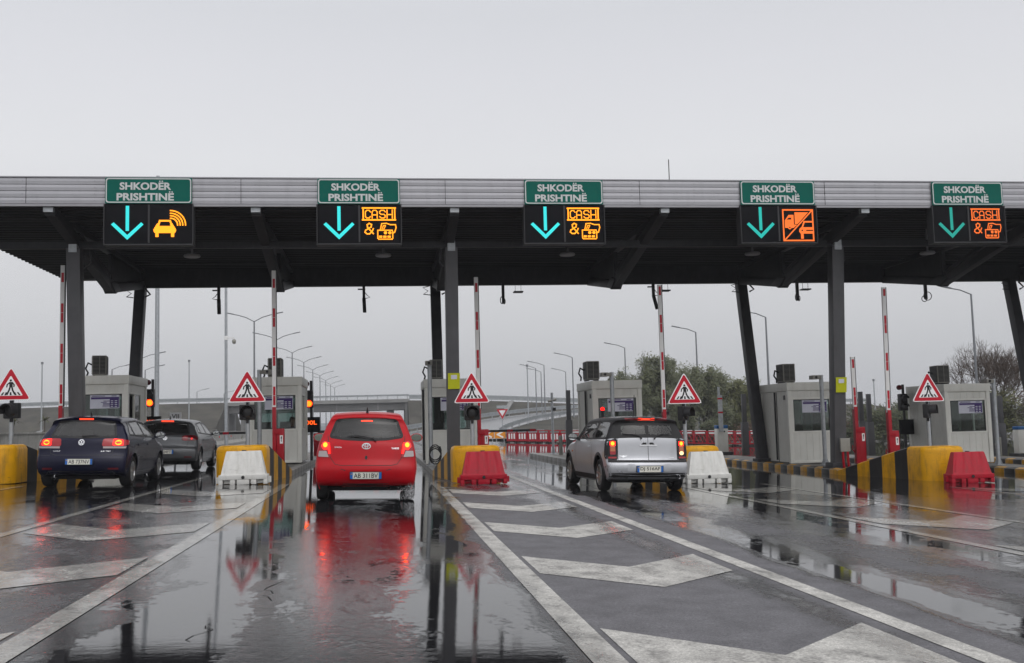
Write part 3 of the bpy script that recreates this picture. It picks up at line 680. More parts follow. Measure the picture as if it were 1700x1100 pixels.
# ------------------------------------------------------------------ toll booths
BW, BD, BH = 1.56, 2.4, 2.56
def booth(x, y, label):
    zb = gz(x)+.16
    t = thing('toll_booth', label, 'toll booth', (x, y, zb), group='grey toll booths on the islands')
    w = BW/2; d0, d1 = 0, BD
    fr = MB()
    for sx in (-1, 1):
        for yy in (d0, d1):
            a, b = sorted((sx*w, sx*(w-.13))); c, e = (yy, yy+.13) if yy == d0 else (yy-.13, yy)
            fr.bx(a, b, c, e, .02, 2.30)
    fr.bx(-w+.13, w-.13, .02, .10, .02, .10); fr.build('frame', M_boothd, t, bevel=.012)
    ro = MB(); ro.bx(-w-.02, w+.02, -.02, BD+.02, 2.30, BH); ro.build('roof', M_boothd, t, bevel=.02)
    wl = MB()
    def panel(a, b, z0, z1, face):
        """ribbed sandwich panel between two uprights"""
        n = max(1, int(round((b-a)/.2))); s = (b-a)/n
        for i in range(n):
            p, q = a+i*s+.004, a+(i+1)*s-.004
            if face == 'f': wl.bx(p, q, .035, .08, z0, z1)
            if face == 'b': wl.bx(p, q, BD-.08, BD-.035, z0, z1)
            if face == 'l': wl.bx(-w+.035, -w+.08, p, q, z0, z1)
            if face == 'r': wl.bx(w-.08, w-.035, p, q, z0, z1)
        if face == 'f': wl.bx(a, b, .045, .075, z0, z1)
        if face == 'b': wl.bx(a, b, BD-.075, BD-.045, z0, z1)
        if face == 'l': wl.bx(-w+.045, -w+.075, a, b, z0, z1)
        if face == 'r': wl.bx(w-.075, w-.045, a, b, z0, z1)
    i0, i1 = -w+.13, w-.13
    panel(i0, i1, .10, .98, 'f'); panel(i0, i1, 2.06, 2.30, 'f')
    panel(i0, i1, .10, 1.0, 'b'); panel(i0, i1, 2.06, 2.30, 'b')
    panel(.13, BD-.13, .05, 2.30, 'l')
    panel(.13, .55, .05, .98, 'r'); panel(.55, 1.75, .05, .98, 'r'); panel(1.75, BD-.13, .05, 2.30, 'r'); panel(.13, 1.75, 2.06, 2.30, 'r')
    wl.build('wall', M_booth, t)
    def frame(nm, boxes):
        m = MB()
        for q in boxes: m.bx(*q)
        return m.build(nm, M_boothd, t, bevel=.006)
    e = .055
    fw = frame('window', [(i0, i1, .02, .10, .97, .97+e), (i0, i1, .02, .10, 2.07-e, 2.07), (i0, i0+e, .02, .10, .97+e, 2.07-e), (i1-e, i1, .02, .10, .97+e, 2.07-e)])
    g = MB(); g.bx(i0+e, i1-e, .055, .063, .97+e, 2.07-e); g.build('pane', M_glass, fw)
    sw = frame('side_window', [(w-.10, w-.02, .13, 1.75, .97, .97+e), (w-.10, w-.02, .13, 1.75, 2.07-e, 2.07), (w-.10, w-.02, .13, .13+e, .97+e, 2.07-e), (w-.10, w-.02, 1.75-e, 1.75, .97+e, 2.07-e), (w-.09, w-.03, .9, .96, .97+e, 2.07-e)])
    g = MB(); g.bx(w-.063, w-.055, .96, 1.75-e, .97+e, 2.07-e); g.build('pane', M_glass, sw)
    k = .022; g = MB()
    for q in ((i0+e, i1-e, .03, .052, .97+e, .97+e+k), (i0+e, i1-e, .03, .052, 2.07-e-k, 2.07-e), (i0+e, i0+e+k, .03, .052, .97+e+k, 2.07-e-k), (i1-e-k, i1-e, .03, .052, .97+e+k, 2.07-e-k)): g.bx(*q)
    g.build('seal', M_black, fw)
    bw = frame('rear_window', [(i0, i1, BD-.10, BD-.02, .99, .99+e), (i0, i1, BD-.10, BD-.02, 2.07-e, 2.07)])
    g = MB(); g.bx(i0, i1, BD-.063, BD-.055, .99+e, 2.07-e); g.build('pane', M_glass, bw)
    d = MB(); d.bx(-w+.028, -w+.034, 1.0, 1.03, .05, 2.28); d.cyl((-w-.005, 1.08, .1), (-w-.005, 1.08, 2.28), .03, n=8); d.bx(-w-.03, -w+.0, .22, .30, 2.02, 2.16)
    d.build('conduit', M_frame, t)
    n = MB()
    # tariff notice behind the front pane
    x0, x1, z0, z1 = -w+.48, -w+1.30, 1.60, 2.00
    n.bx(x0, x1, .046, .050, z0, z1); no = n.build('tariff_notice', M_paper, t)
    n = MB(); n.bx(x0+.03, x1-.01, .040, .045, z1-.13, z1-.07); n.bx(x1-.27, x1-.015, .0395, .045, z0+.02, z1-.13); n.build('purple_block', M_purple, no)
    n = MB(); rr = random.Random(5)
    for k in range(5):
        zz = z0+.06+k*.036; a = x0+.30+rr.random()*.08; n.bx(a, a+.1+rr.random()*.14, .040, .0445, zz, zz+.018)
    n.bx(x0+.06, x1-.4, .040, .0445, z1-.05, z1-.03); n.bx(x1-.22, x1-.08, .040, .0445, z1-.05, z1-.03); n.build('printing', M_purple, no)
    n = MB()
    for k in range(4):
        for xx in (x1-.24, x1-.13): n.bx(xx, xx+.07, .0365, .0392, z0+.04+k*.055, z0+.062+k*.055)
    n.build('price_line', M_paper, no)
    it = MB(); it.bx(-w+.08, w-.08, .08, BD-.08, .02, .06); it.bx(-w+.09, w-.3, .16, .62, .80, .84); it.bx(-w+.09, -w+.14, .16, .62, .06, .8); it.build('desk', M_int, t)
    it = MB(); it.bx(-w+.2, -w+.62, .38, .42, .95, 1.24); it.bx(-w+.37, -w+.45, .42, .46, .84, 1.0); it.bx(-w+.3, -w+.52, .36, .52, .84, .86); it.build('monitor', M_black, t)
    it = MB(); it.bx(-w+.62, -w+.64, 1.5, 2.2, .8, 2.1); it.bx(-.05, .35, 1.25, 1.75, .46, .54); it.bx(-.02, .32, 1.7, 1.78, .54, 1.25); it.cyl((.15, 1.5, .06), (.15, 1.5, .46), .05); it.build('chair', M_black, t)
    return t
BOOTHS = [('A', -8.05, 31.0, 'leftmost toll booth, behind the dark blue hatchback'), ('B', -3.10, 31.0, 'toll booth left of the red car, behind a raised boom'),
          ('C', 2.10, 31.0, 'toll booth right of the red car, behind the middle column'), ('D', 7.25, 31.0, 'toll booth just behind the silver car'),
          ('E', 13.52, 31.0, 'toll booth left of the right front column, fully in view'), ('F', 18.80, 31.0, 'rightmost toll booth, behind a warning triangle')]
for k, x, y, l in BOOTHS: booth(x, y, l)

def ac_unit(x, y, z, rz, label):
    t = thing('air_conditioner', label, 'air conditioner', (x, y, z), rz, 'air conditioner units on the booth roofs')
    b = MB(); b.bx(-.2, .2, -.30, .30, .04, .62); b.build('casing', M_ac, t, bevel=.015)
    g = MB()
    for i in range(13):
        z0 = .08+i*.04
        g.bx(-.17, .0, -.315, -.298, z0, z0+.028); g.bx(.02, .17, -.315, -.298, z0, z0+.028); g.bx(-.215, -.198, -.26, .26, z0, z0+.028); g.bx(.198, .215, -.26, .26, z0, z0+.028)
    g.build('grille', M_acg, t)
    f = MB(); f.bx(-.18, -.12, -.27, .27, 0, .05); f.bx(.12, .18, -.27, .27, 0, .05); f.build('foot', M_dark, t)
    p = MB(); p.tube([(-.2, .1, .35), (-.34, .05, .42), (-.40, 0, .25), (-.33, -.03, .12), (-.36, -.1, .02)], .028, 6); p.build('hose', M_black, t, smooth=60)
for (px, dy, rz, lab) in ((-8.30, .9, R(10), 'air conditioner on the roof of the leftmost booth'), (-3.18, 1.1, 0, 'air conditioner half hidden by the boom left of the red car'), (1.72, 1.0, 0, 'air conditioner behind the pole on the booth right of the red car'),
                    (6.62, .8, 0, 'air conditioner on the booth behind the silver car'), (13.12, 1.0, 0, 'air conditioner on the booth left of the right front column'), (18.35, .8, R(-6), 'air conditioner above the rightmost warning triangle')):
    ac_unit(px, 31+dy, gz(px)+.16+BH, rz, lab)

# ------------------------------------------------------------------ people in the booths
M_skin = mat('skin', (.34, .19, .13), .55, var=.06); M_hair = mat('dark hair', (.010, .008, .007), .5, var=.2); M_jack = mat('dark jacket', (.018, .019, .026), .8, var=.2); M_trou = mat('dark trousers', (.02, .02, .022), .8)
def skin_obj(name, pts, edges, m, parent, root=0, sub=2):
    me = bpy.data.meshes.new(name); me.from_pydata([p[:3] for p in pts], edges, [])
    o = bpy.data.objects.new(name, me); COL.objects.link(o)
    sk = o.modifiers.new('skin', 'SKIN'); ss = o.modifiers.new('sub', 'SUBSURF'); ss.levels = ss.render_levels = sub
    for i, p in enumerate(pts):
        v = me.skin_vertices[0].data[i]; r = p[3]; v.radius = r if isinstance(r, tuple) else (r, r); v.use_root = (i == root)
    dg = bpy.context.evaluated_depsgraph_get(); dg.update()
    e = bpy.data.meshes.new_from_object(o.evaluated_get(dg)); o.modifiers.clear(); o.data = e
    e.materials.clear()
    for q in (m if isinstance(m, list) else [m]): e.materials.append(q)
    e.polygons.foreach_set('use_smooth', [True]*len(e.polygons))
    if parent: o.parent = parent
    return o
def seated_person(x, y, z, rz, label, lean=0.):
    """someone seated facing -Y (towards the window), arms forward on the desk"""
    t = thing('person', label, 'person', (x, y, z), rz, 'attendants inside the toll booths')
    P = [(0, 0, .52, .15), (0, -.02+lean*.2, .72, .14), (0, -.05+lean*.6, .95, (.19, .13)), (0, -.06+lean*.75, 1.06, .075), (0, -.09+lean*.9, 1.15, .058),
         (-.20, -.06+lean*.7, 1.0, .07), (-.26, -.10+lean*.5, .74, .052), (-.16, -.36, .70, .042), (.20, -.06+lean*.7, 1.0, .07), (.26, -.10+lean*.5, .74, .052), (.16, -.36, .70, .042),
         (-.1, -.2, .55, .095), (-.12, -.45, .53, .075), (-.12, -.46, .1, .05), (.1, -.2, .55, .095), (.12, -.45, .53, .075), (.12, -.46, .1, .05)]
    E_ = [(0, 1), (1, 2), (2, 3), (3, 4), (2, 5), (5, 6), (6, 7), (2, 8), (8, 9), (9, 10), (0, 11), (11, 12), (12, 13), (0, 14), (14, 15), (15, 16)]
    skin_obj('jacket', P, E_, M_jack, t)
    hy = -.11+lean
    h = MB()
    prof = [(0, 1.06), (.045, 1.07), (.062, 1.10), (.072, 1.16), (.077, 1.22), (.074, 1.28), (.05, 1.325), (0, 1.34)]
    h.lathe(prof, (0, hy, 0), 'z', 18)
    h.v = [(v[0]*1.0, hy+(v[1]-hy)*1.22, v[2]) for v in h.v]
    h.lathe([(0, .0), (.012, .004), (.016, .03), (.006, .05), (0, .052)], (0, hy-.098, 1.165), 'z', 10)
    for sx in (-1, 1): h.lathe([(0, 0), (.016, .01), (.02, .03), (.012, .052), (0, .055)], (sx*.078, hy+.01, 1.17), 'z', 8)
    for sx in (-1, 1):     # hands: palm, four fingers and a thumb resting on the desk
        px, py, pz = sx*.15, -.42, .70
        h.lathe([(0, -.02), (.03, -.012), (.034, 0), (.028, .012), (0, .018)], (px, py, pz), 'z', 10)
        for k, L in enumerate((.055, .068, .064, .048)):
            fx = px+(k-1.5)*.017; h.tube([(fx, py-.025, pz), (fx, py-.025-L*.5, pz+.008), (fx, py-.025-L, pz-.01)], [.0085, .008, .006], 6)
        h.tube([(px-sx*.03, py+.005, pz), (px-sx*.05, py-.02, pz), (px-sx*.05, py-.045, pz-.006)], [.01, .009, .007], 6)
    h.build('head_and_hands', M_skin, t, smooth=70)
    e = MB()
    for sx in (-1, 1): e.lathe([(0, -.006), (.009, 0), (0, .006)], (sx*.03, hy-.087, 1.205), 'z', 8)
    e.bx(-.022, .022, hy-.090, hy-.078, 1.128, 1.134); e.build('eyes_and_mouth', M_black, t)
    k = MB(); k.lathe([(.085, 1.19), (.092, 1.24), (.086, 1.30), (.055, 1.352), (0, 1.366)], (0, hy+.02, 0), 'z', 18)
    k.v = [(v[0], (hy+.02)+(v[1]-hy-.02)*1.18, v[2]+(.03 if v[1] < hy-.03 else -.05 if v[1] > hy+.05 else 0)*(1 if v[2] < 1.3 else .2)) for v in k.v]
    k.build('hair', M_hair, t, smooth=70)
for x, y, rz, lab, ln in ((-7.72, 32.2, R(20), 'dark clothed person seated in the leftmost toll booth', -.05), (-2.72, 32.2, R(15), 'dark clothed person seated in the booth left of the red car', -.05), (7.42, 32.0, R(10), 'dark haired person leaning at the window of the booth behind the silver car', -.16)):
    seated_person(x, y, gz(x)+.20, rz, lab, ln)

# ------------------------------------------------------------------ camera poles beside the booths
def camera_pole(x, y, h, side, label):
    t = thing('camera_pole', label, 'camera pole', (x, y, gz(x)+.15), group='galvanised camera poles before the booths')
    p = MB(); p.cyl((0, 0, 0), (0, 0, h), .062, n=14); p.build('pole', M_galv, t, smooth=40)
    b = MB(); b.bx(-.14, .14, -.14, .14, 0, .02)
    for a in range(4):
        c, s = math.cos(a*R(90)+.78), math.sin(a*R(90)+.78); b.add([(c*.06, s*.06, .02), (c*.13, s*.13, .02), (c*.06, s*.06, .22)], [(0, 1, 2)])
    b.build('base_plate', M_galv, t)
    c = MB(); c.bx(min(0, side*.18), max(0, side*.18), -.06, .06, h-.12, h-.02); c.bx(side*.24-.1, side*.24+.1, -.2, .10, h-.13, h-.01); c.build('camera', M_ac, t, bevel=.01)
    c = MB(); c.cyl((side*.24, -.215, h-.07), (side*.24, -.2, h-.07), .04, n=10); c.build('lens', M_black, t)
for x, y, h, s, l in ((-3.42, 29.9, 2.72, 1, 'camera pole behind the warning triangle left of the red car'), (1.42, 29.7, 3.02, -.1, 'camera pole in front of the booth right of the red car'), (6.82, 29.8, 2.75, -1, 'camera pole in front of the booth behind the silver car'),
                    (13.25, 29.6, 2.72, -1, 'camera pole in front of the booth left of the right front column'), (18.9, 29.7, 2.66, -1, 'camera pole in front of the rightmost booth')):
    camera_pole(x, y, h, s, l)

# ------------------------------------------------------------------ warning triangles with their lamps
def tri(r, z):
    """rounded triangle with its base level at z=0 side"""
    s = .9; H = s*.866; P = [(-s/2, 0), (s/2, 0), (0, H)]; c = (0, H/3); out = []
    k = .04
    P = [(c[0]+(p[0]-c[0])*z, c[1]+(p[1]-c[1])*z) for p in P]
    for i in range(3):
        a, b, d = P[i-1], P[i], P[(i+1) % 3]
        for f in (0, .5, 1):
            u = Vector((a[0]-b[0], a[1]-b[1])).normalized()*r; v = Vector((d[0]-b[0], d[1]-b[1])).normalized()*r
            q = Vector(b)+u*(1-f)**2+v*f**2; out.append((q.x, q.y))
    return out
def crossing_sign(x, y, lamp, label, zs):
    z0 = gz(x)+.1
    t = thing('crossing_sign', label, 'road sign', (x, y, z0), group='pedestrian crossing triangles at the heads of the islands')
    zb = zs-z0
    p = MB(); p.cyl((0, 0, 0), (0, 0, zb+.30), .05, n=14); p.build('post', M_galv, t, smooth=40)
    s = MB(); s.prism([(a, zb+b) for a, b in tri(.07, 1.0)], 'xz', -.085, -.06); bo = s.build('sign_plate', M_sheetw, t)
    s = MB(); s.prism([(a, zb+b) for a, b in tri(.055, .925)], 'xz', -.088, -.0845); s.build('red_border', M_sheetr, bo)
    s = MB(); s.prism([(a, zb+b) for a, b in tri(.03, .60)], 'xz', -.091, -.0875); s.build('white_field', M_sheetw, bo)
    k = MB(); S = Stroke(k, -.0915); Z = lambda a, b: (a, zb+b)
    # walking figure on a zebra crossing
    S.disc(0, zb+.455, .026); S.poly([Z(-.035, .42), Z(.04, .42), Z(.045, .30), Z(-.03, .30)])
    S.line([Z(-.02, .41), Z(-.075, .36), Z(-.085, .31)], .027); S.line([Z(.03, .41), Z(.075, .35), Z(.07, .315)], .027)
    S.line([Z(-.01, .31), Z(-.035, .23), Z(-.075, .14)], .036); S.line([Z(.025, .31), Z(.045, .23), Z(.085, .15)], .036); S.line([Z(.08, .152), Z(.105, .152)], .022)
    for a, b in ((-.205, -.165), (-.12, -.10), (-.0, -.0), (.115, .09), (.205, .165)): S.poly([Z(a*.97-.018, .115), Z(a*.97+.024, .115), Z(b*.92+.018, .185), Z(b*.92-.016, .185)])
    k.build('pictogram', M_sheetk, bo)
    c = MB(); c.bx(-.06, .06, -.06, .0, zb+.02, zb+.06); c.bx(-.06, .06, -.06, .0, zb+.5, zb+.54); c.build('clamp', M_galv, t)
    # warning lamp below
    zl = zb-.24
    l = thing('warning_lamp', None, None, (0, -.06, zl), lamp); l.parent = t; l.location = (0, -.06, zl)
    b = MB(); b.bx(-.19, .19, -.02, .12, -.18, .18); b.build('housing', M_black, l, bevel=.03)
    b = MB(); n = 20
    ang = [R(-25)+R(230)*i/n for i in range(n+1)]
    vs = [(r*math.cos(a), yy, r*math.sin(a)) for r, yy in ((.165, -.02), (.165, -.20), (.155, -.20), (.155, -.02)) for a in ang]; q = n+1
    b.add(vs, [(j*q+i, j*q+i+1, ((j+1) % 4)*q+i+1, ((j+1) % 4)*q+i) for j in range(4) for i in range(n)]); b.build('visor', M_black, l, smooth=40)
    b = MB(); b.lathe([(0, -.055), (.08, -.05), (.13, -.035), (.15, -.02)], (0, 0, 0), 'y', 20)
    b.v = [(v[0], v[1], v[2]) for v in b.v]; b.build('lens', mat('dark lamp lens', (.02, .02, .022), .12, var=.1), l, smooth=60)
    for s_ in (-.26, .18):
        b = MB(); b.bx(-.03, .03, .0, .06, s_, s_+.08); b.build('bracket', M_black, l)
for x, y, a, zs, l in ((-8.42, 24.9, R(-18), 2.08, 'crossing triangle cut by the left picture edge'), (-3.12, 24.9, 0, 1.92, 'crossing triangle above the white barrier left of the red car'), (2.20, 24.9, R(0), 1.78, 'crossing triangle beside the middle column'),
                      (7.52, 24.9, R(48), 1.64, 'crossing triangle behind the silver car, its lamp turned aside'), (13.98, 24.9, R(50), 1.55, 'rightmost crossing triangle, in front of a booth')):
    crossing_sign(x, y, a, l, zs)

# ------------------------------------------------------------------ barriers
def boom_barrier(x, y, lean, L, label, cab=1, gap=.0):
    z0 = gz(x)+.16
    t = thing('boom_barrier', label, 'boom barrier', (x, y, z0), group='raised red and white booms beside the lanes')
    b = MB(); b.bx(.0, .20, -.13, .13, .0, 1.04); b.build('cabinet', M_red, t, bevel=.012)
    b = MB(); b.bx(.09, .17, -.136, -.129, .64, .86); pl = b.build('label_plate', M_white, t)
    b = MB(); b.bx(.115, .145, -.139, -.136, .77, .83); b.bx(.123, .137, -.139, -.136, .69, .77); b.build('key_symbol', M_sheetk, pl)
    b = MB(); b.bx(-.105, -.005, -.15, .0, .0, 1.62); b.bx(-.105, .10, -.155, -.131, .88, 1.02); b.build('mast', M_red, t, bevel=.008)
    b = MB(); b.tube([(-.11, -.05, .45), (-.17, -.05, .52), (-.18, -.05, .42), (-.11, -.05, .33)], .018, 6); b.build('hand_grip', M_red, t, smooth=60)
    bo = thing('boom', None, None, (0, 0, 0)); bo.parent = t; bo.location = (-.055, -.08, 1.55); bo.rotation_euler = (0, lean, 0)
    b = MB(); b.bx(-.055, .055, -.035, .03, .0, L); b.build('arm', M_white, bo, bevel=.01)
    b = MB(); b.bx(.055, .075, -.03, .035, .05, L); b.build('edge_strip', M_black, bo)
    z = .12
    while z < L-.2:
        s = MB()
        s.bx(-.028, .036, -.0385, -.0345, z, min(L-.05, z+.25)); s.bx(-.028, .036, -.0385, -.0345, z+.26, min(L-.05, z+.50)) if z+.5 < L else None
        z += 1.06; s.build('stripe', M_sheetr, bo)
for x, y, ln, L, l in ((-8.17, 28.0, 0, 3.75, 'raised boom beside the left column'), (-2.78, 28.3, 0, 3.78, 'raised boom in front of the booth left of the red car'), (2.74, 28.3, 0, 3.72, 'raised boom behind the middle warning triangle'),
                    (7.96, 28.2, 0, 3.6, 'raised boom right of the booth behind the silver car'), (14.22, 27.4, R(1.0), 3.55, 'tall raised boom left of the rightmost warning triangle')):
    boom_barrier(x, y, ln, L, l)
boom_barrier(13.52, 28.0, 0, 1.5, 'short raised boom beside the right front column')
b = MB(); b.bx(13.15, 14.35, 27.72, 28.5, gz(13.7)+.14, gz(13.7)+.158+.10); tag(b.build('concrete_plinth', M_conc, bevel=.02), 'concrete plinth under the short raised boom', 'plinth')
bpy.data.objects['boom_barrier.005'].location.z += .10

def lowered_boom(x, y, L, label):
    z = gz(x)
    t = thing('lowered_boom', label, 'boom barrier', (x, y, z+.0), group='lowered booms behind the booths')
    b = MB(); b.bx(-.15, .15, -.12, .12, .15, 1.0); b.build('cabinet', M_red, t, bevel=.01)
    b = MB(); b.bx(min(0, L), max(0, L), -.06, -.02, 1.02-z*.0, 1.11); a = b.build('arm', M_frame, t)
    s = 1 if L > 0 else -1; k = .35
    while k < abs(L)-.1:
        b = MB(); b.bx(min(s*k, s*(k+.22)), max(s*k, s*(k+.22)), -.065, -.0605, 1.018, 1.112); k += .9; b.build('stripe', M_sheetr, a)
lowered_boom(-3.55, 40, -3.3, 'lowered boom across the lane of the grey hatchback'); lowered_boom(-2.4, 40, 3.2, 'lowered boom ahead of the red car'); lowered_boom(2.75, 40, 3.3, 'lowered boom in front of the red mesh barriers')

# ------------------------------------------------------------------ pay signals at the booth corners
def pay_signal(x, y, lit, label, digits='00 00', top=True):
    t = thing('pay_signal', label, 'traffic light', (x, y, gz(x)+.15), group='pay signals at the booth corners')
    p = MB(); p.cyl((.06, .05, 0), (.06, .05, 2.62), .045, n=10); p.build('post', M_frame, t, smooth=40)
    p = MB(); p.bx(-.13, .13, -.12, .12, 1.72, 2.30); p.build('housing', M_black, t, bevel=.03)
    for z, m in ((1.86, M_redlit if lit else M_dark), (2.14, M_dark)):
        c = MB(); c.lathe([(0, -.03), (.06, -.025), (.095, .0)], (0, -.125, z), 'y', 18); o = c.build('lens', m, t, smooth=60)
        if lit and z < 2:
            c = MB(); c.lathe([(.095, -.006), (.112, .0)], (0, -.125, z), 'y', 18); c.build('lens_rim', M_redrim, o)
        c = MB(); n = 12; an = [R(180)*i/n for i in range(n+1)]
        c.add([(.115*math.cos(a), yy, z+.115*math.sin(a)) for yy in (-.12, -.26) for a in an], [(i, i+1, n+2+i, n+1+i) for i in range(n)]); c.build('visor', M_black, t, smooth=60)
    d = MB(); d.bx(-.16, .34, -.10, .04, .92, 1.42); dd = d.build('fare_display', M_panel, t, bevel=.01)
    if digits:
        k = MB(); text(k, digits, .07, 1.24, -.104, w=.36, h=.14, bold=.02); k.build('digits', M_digit, dd)
    if top:
        c = MB(); c.lathe([(0, -.10), (.05, -.09), (.085, -.03), (.09, .06), (0, .08)], (-.08, 0, 2.52), 'y', 14); c.build('siren', mat('dark red lamp', (.10, .006, .012), .3), t, smooth=50)
pay_signal(-7.38, 34.4, True, 'lit red pay signal with orange digits beside the leftmost booth')
pay_signal(-2.33, 34.4, True, 'lit red pay signal half hidden by the booth left of the red car', '00L')
pay_signal(17.75, 33.2, False, 'unlit pay signal left of the rightmost booth', None)
t = thing('lane_beacon', 'small red lit beacon post in front of the booth behind the silver car', 'beacon', (6.60, 30.2, gz(6.6)+.15))
b = MB(); b.cyl((0, 0, 0), (0, 0, 1.62), .05, n=10); b.build('post', M_frame, t, smooth=40)
b = MB(); b.lathe([(.05, 1.62), (.06, 1.64), (.055, 1.70), (0, 1.73)], (0, 0, 0), 'z', 12); b.build('lamp', M_redrim, t, smooth=50)
b = MB(); b.tube([(1.45+.16*math.cos(a*.5), 27.9, gz(1.5)+.45+.22*math.sin(a*.5)+.004*a) for a in range(0, 40)], .018, 5)
tag(b.build('cable_coil', M_black, smooth=60), 'black cable coil at the foot of the middle column', 'cable')
# ------------------------------------------------------------------ gate posts, cabinets and bollards at the rear of the islands
def gate_post(x, y, h, label):
    t = thing('gate_post', label, 'gate post', (x, y, gz(x)+.15), group='dark two-step gate posts at the island ends')
    b = MB(); b.bx(-.13, .13, -.11, .11, 0, h*.54); b.build('sleeve', M_col, t, bevel=.012)
    b = MB(); b.bx(-.085, .085, -.07, .07, h*.54, h); b.build('post', M_col, t, bevel=.01)
for x, y, h, l in ((7.55, 41.0, 2.62, 'dark gate post left of the booth behind the silver car'), (14.75, 40.5, 2.5, 'dark gate post right of the blue capped cabinet'), (19.55, 40, 2.62, 'dark gate post just right of the short raised boom'),
                   (20.2, 40.6, 2.55, 'dark gate post left of the tall raised boom'), (25.3, 40, 2.62, 'dark gate post right of the rightmost booth'), (25.95, 40.4, 2.5, 'rightmost dark gate post, near the right picture edge')):
    gate_post(x, y, h, l)
def reader_pole(x, y, h, label):
    t = thing('reader_pole', label, 'camera pole', (x, y, gz(x)+.15), group='thin poles with cameras at the island ends')
    b = MB(); b.lathe([(.16, 0), (.16, .02), (.10, .05), (.07, .22), (.055, .3), (.052, h), (0, h)], (0, 0, 0), 'z', 14); b.build('pole', M_galv, t, smooth=40)
    b = MB(); b.cyl((-.16, -.05, h-.36), (.18, .06, h-.28), .055, n=10); b.build('camera', M_ac, t, smooth=50)
    b = MB(); b.bx(.02, .14, -.1, .02, h-.75, h-.62); b.build('reader', M_black, t)
reader_pole(7.05, 42.0, 2.55, 'thin camera pole left of the dark gate post'); reader_pole(12.6, 44.6, 2.45, 'thin camera pole right of the triangle behind the silver car')
def cap_barrier(x, y, boom, label):
    t = thing('lift_gate', label, 'lift gate', (x, y, gz(x)+.12), group='grey lift gate cabinets with blue caps')
    b = MB(); b.bx(-.38, .38, -.3, .3, 0, .16); b.build('plinth', M_dark, t)
    b = MB(); b.bx(-.23, .23, -.18, .18, .16, 1.12); b.build('cabinet', M_booth, t, bevel=.015)
    b = MB(); b.bx(-.24, .24, -.19, .19, 1.12, 1.26); b.build('cap', M_blue, t, bevel=.03)
    b = MB(); b.cyl((.08, -.185, 1.0), (.08, -.18, 1.0), .035, n=10); b.build('lock', M_dark, t)
    if boom:
        b = MB(); b.bx(-.16, .02, -.26, -.2, 1.0, 2.5); b.bx(-.15, -.07, -.26, -.2, 2.5, 2.84); b.build('boom', M_galv, t)
        for z in (1.75, 2.32):
            b = MB(); b.bx(-.165, .025, -.266, -.195, z, z+.07); b.build('stripe', M_sheetr, t)
cap_barrier(13.98, 41.2, True, 'grey lift gate with raised boom and blue cap'); cap_barrier(26.0, 39.2, False, 'grey cabinet with blue cap at the right picture edge')
def bollard(x, y, label):
    t = thing('bollard', label, 'bollard', (x, y, gz(x)+.15), group='short grey bollards at the island ends')
    b = MB(); b.cyl((0, 0, 0), (0, 0, .78), .085, n=12); b.build('post', M_ac, t, smooth=40)
    b = MB(); b.cyl((-.16, 0, .5), (-.07, 0, .5), .07, n=10); b.build('socket', M_ac, t, smooth=40)
for x, y, l in ((7.22, 41.2, 'short bollard beside the dark gate post left of the silver car'), (19.9, 38.5, 'short bollard behind the short raised boom'), (24.9, 39, 'short bollard right of the rightmost booth')): bollard(x, y, l)

# ------------------------------------------------------------------ red mesh fence panels
def mesh_fence():
    def proto(lattice, label):
        t = thing('mesh_barrier', label, 'pedestrian barrier', group='red and white barrier panels in a row')
        b = MB(); b.bx(-.5, -.44, -.02, .02, .1, 1.05); b.bx(.44, .5, -.02, .02, .1, 1.05); b.bx(-.5, .5, -.018, .018, .99, 1.06); b.bx(-.5, .5, -.018, .018, .12, .20); b.bx(-.44, .44, -.014, .014, .78, .84)
        if lattice:
            for a in (-.3, 0, .3): b.bar((a-.16, 0, .2), (a+.16, 0, .8), .02, .06, (0, 1, 0)); b.bar((a+.16, .003, .2), (a-.16, .003, .8), .02, .06, (0, 1, 0))
        else:
            b.bx(-.44, .44, -.008, .008, .2, .78)
        b.build('grid', M_redpl, t)
        w = MB()
        if lattice: w.bx(-.40, .40, -.012, .012, 1.062, 1.10); w.bx(-.36, .36, -.022, -.0185, .86, .95)
        else:
            for a in (-.25, .0, .25): w.bx(a-.07, a+.07, -.014, -.009, .3, .75)
        w.build('white_band', M_white, t)
        f = MB()
        for a in (-.42, .42): f.bar((a, -.25, .05), (a, .25, .05), .1, .08)
        f.build('foot', M_rubber, t); return t
    a, b = proto(False, 'red slatted barrier panel near the orange arrow boards'), proto(True, 'red lattice barrier panel left of the booth behind the silver car')
    P0, P1 = Vector((10.55, 86.5)), Vector((29.3, 68.0)); d = (P1-P0); n = 24; rz = math.atan2(d.y, d.x)
    for i in range(n):
        p = P0+d*(i+.5)/n; loc = (p.x, p.y, gz(p.x)); src = a if i < 6 else b
        c = src if i in (0, 6) else copy_tree(src)
        c.location = loc; c.rotation_euler = (0, 0, rz); c.scale = (1.07, 1, 1)
        c['label'] = ('red slatted barrier panel in the left part of the row' if i < 6 else 'red lattice barrier panel left of the booth behind the silver car' if i < 12 else 'red lattice barrier panel right of the silver car')
        c['group'] = ('red slatted barrier panels' if i < 6 else 'red lattice barrier panels left of the booth' if i < 12 else 'red lattice barrier panels right of the silver car')
mesh_fence()
M_orange = mat('orange sheet', (.70, .26, .02), .4, var=.05)
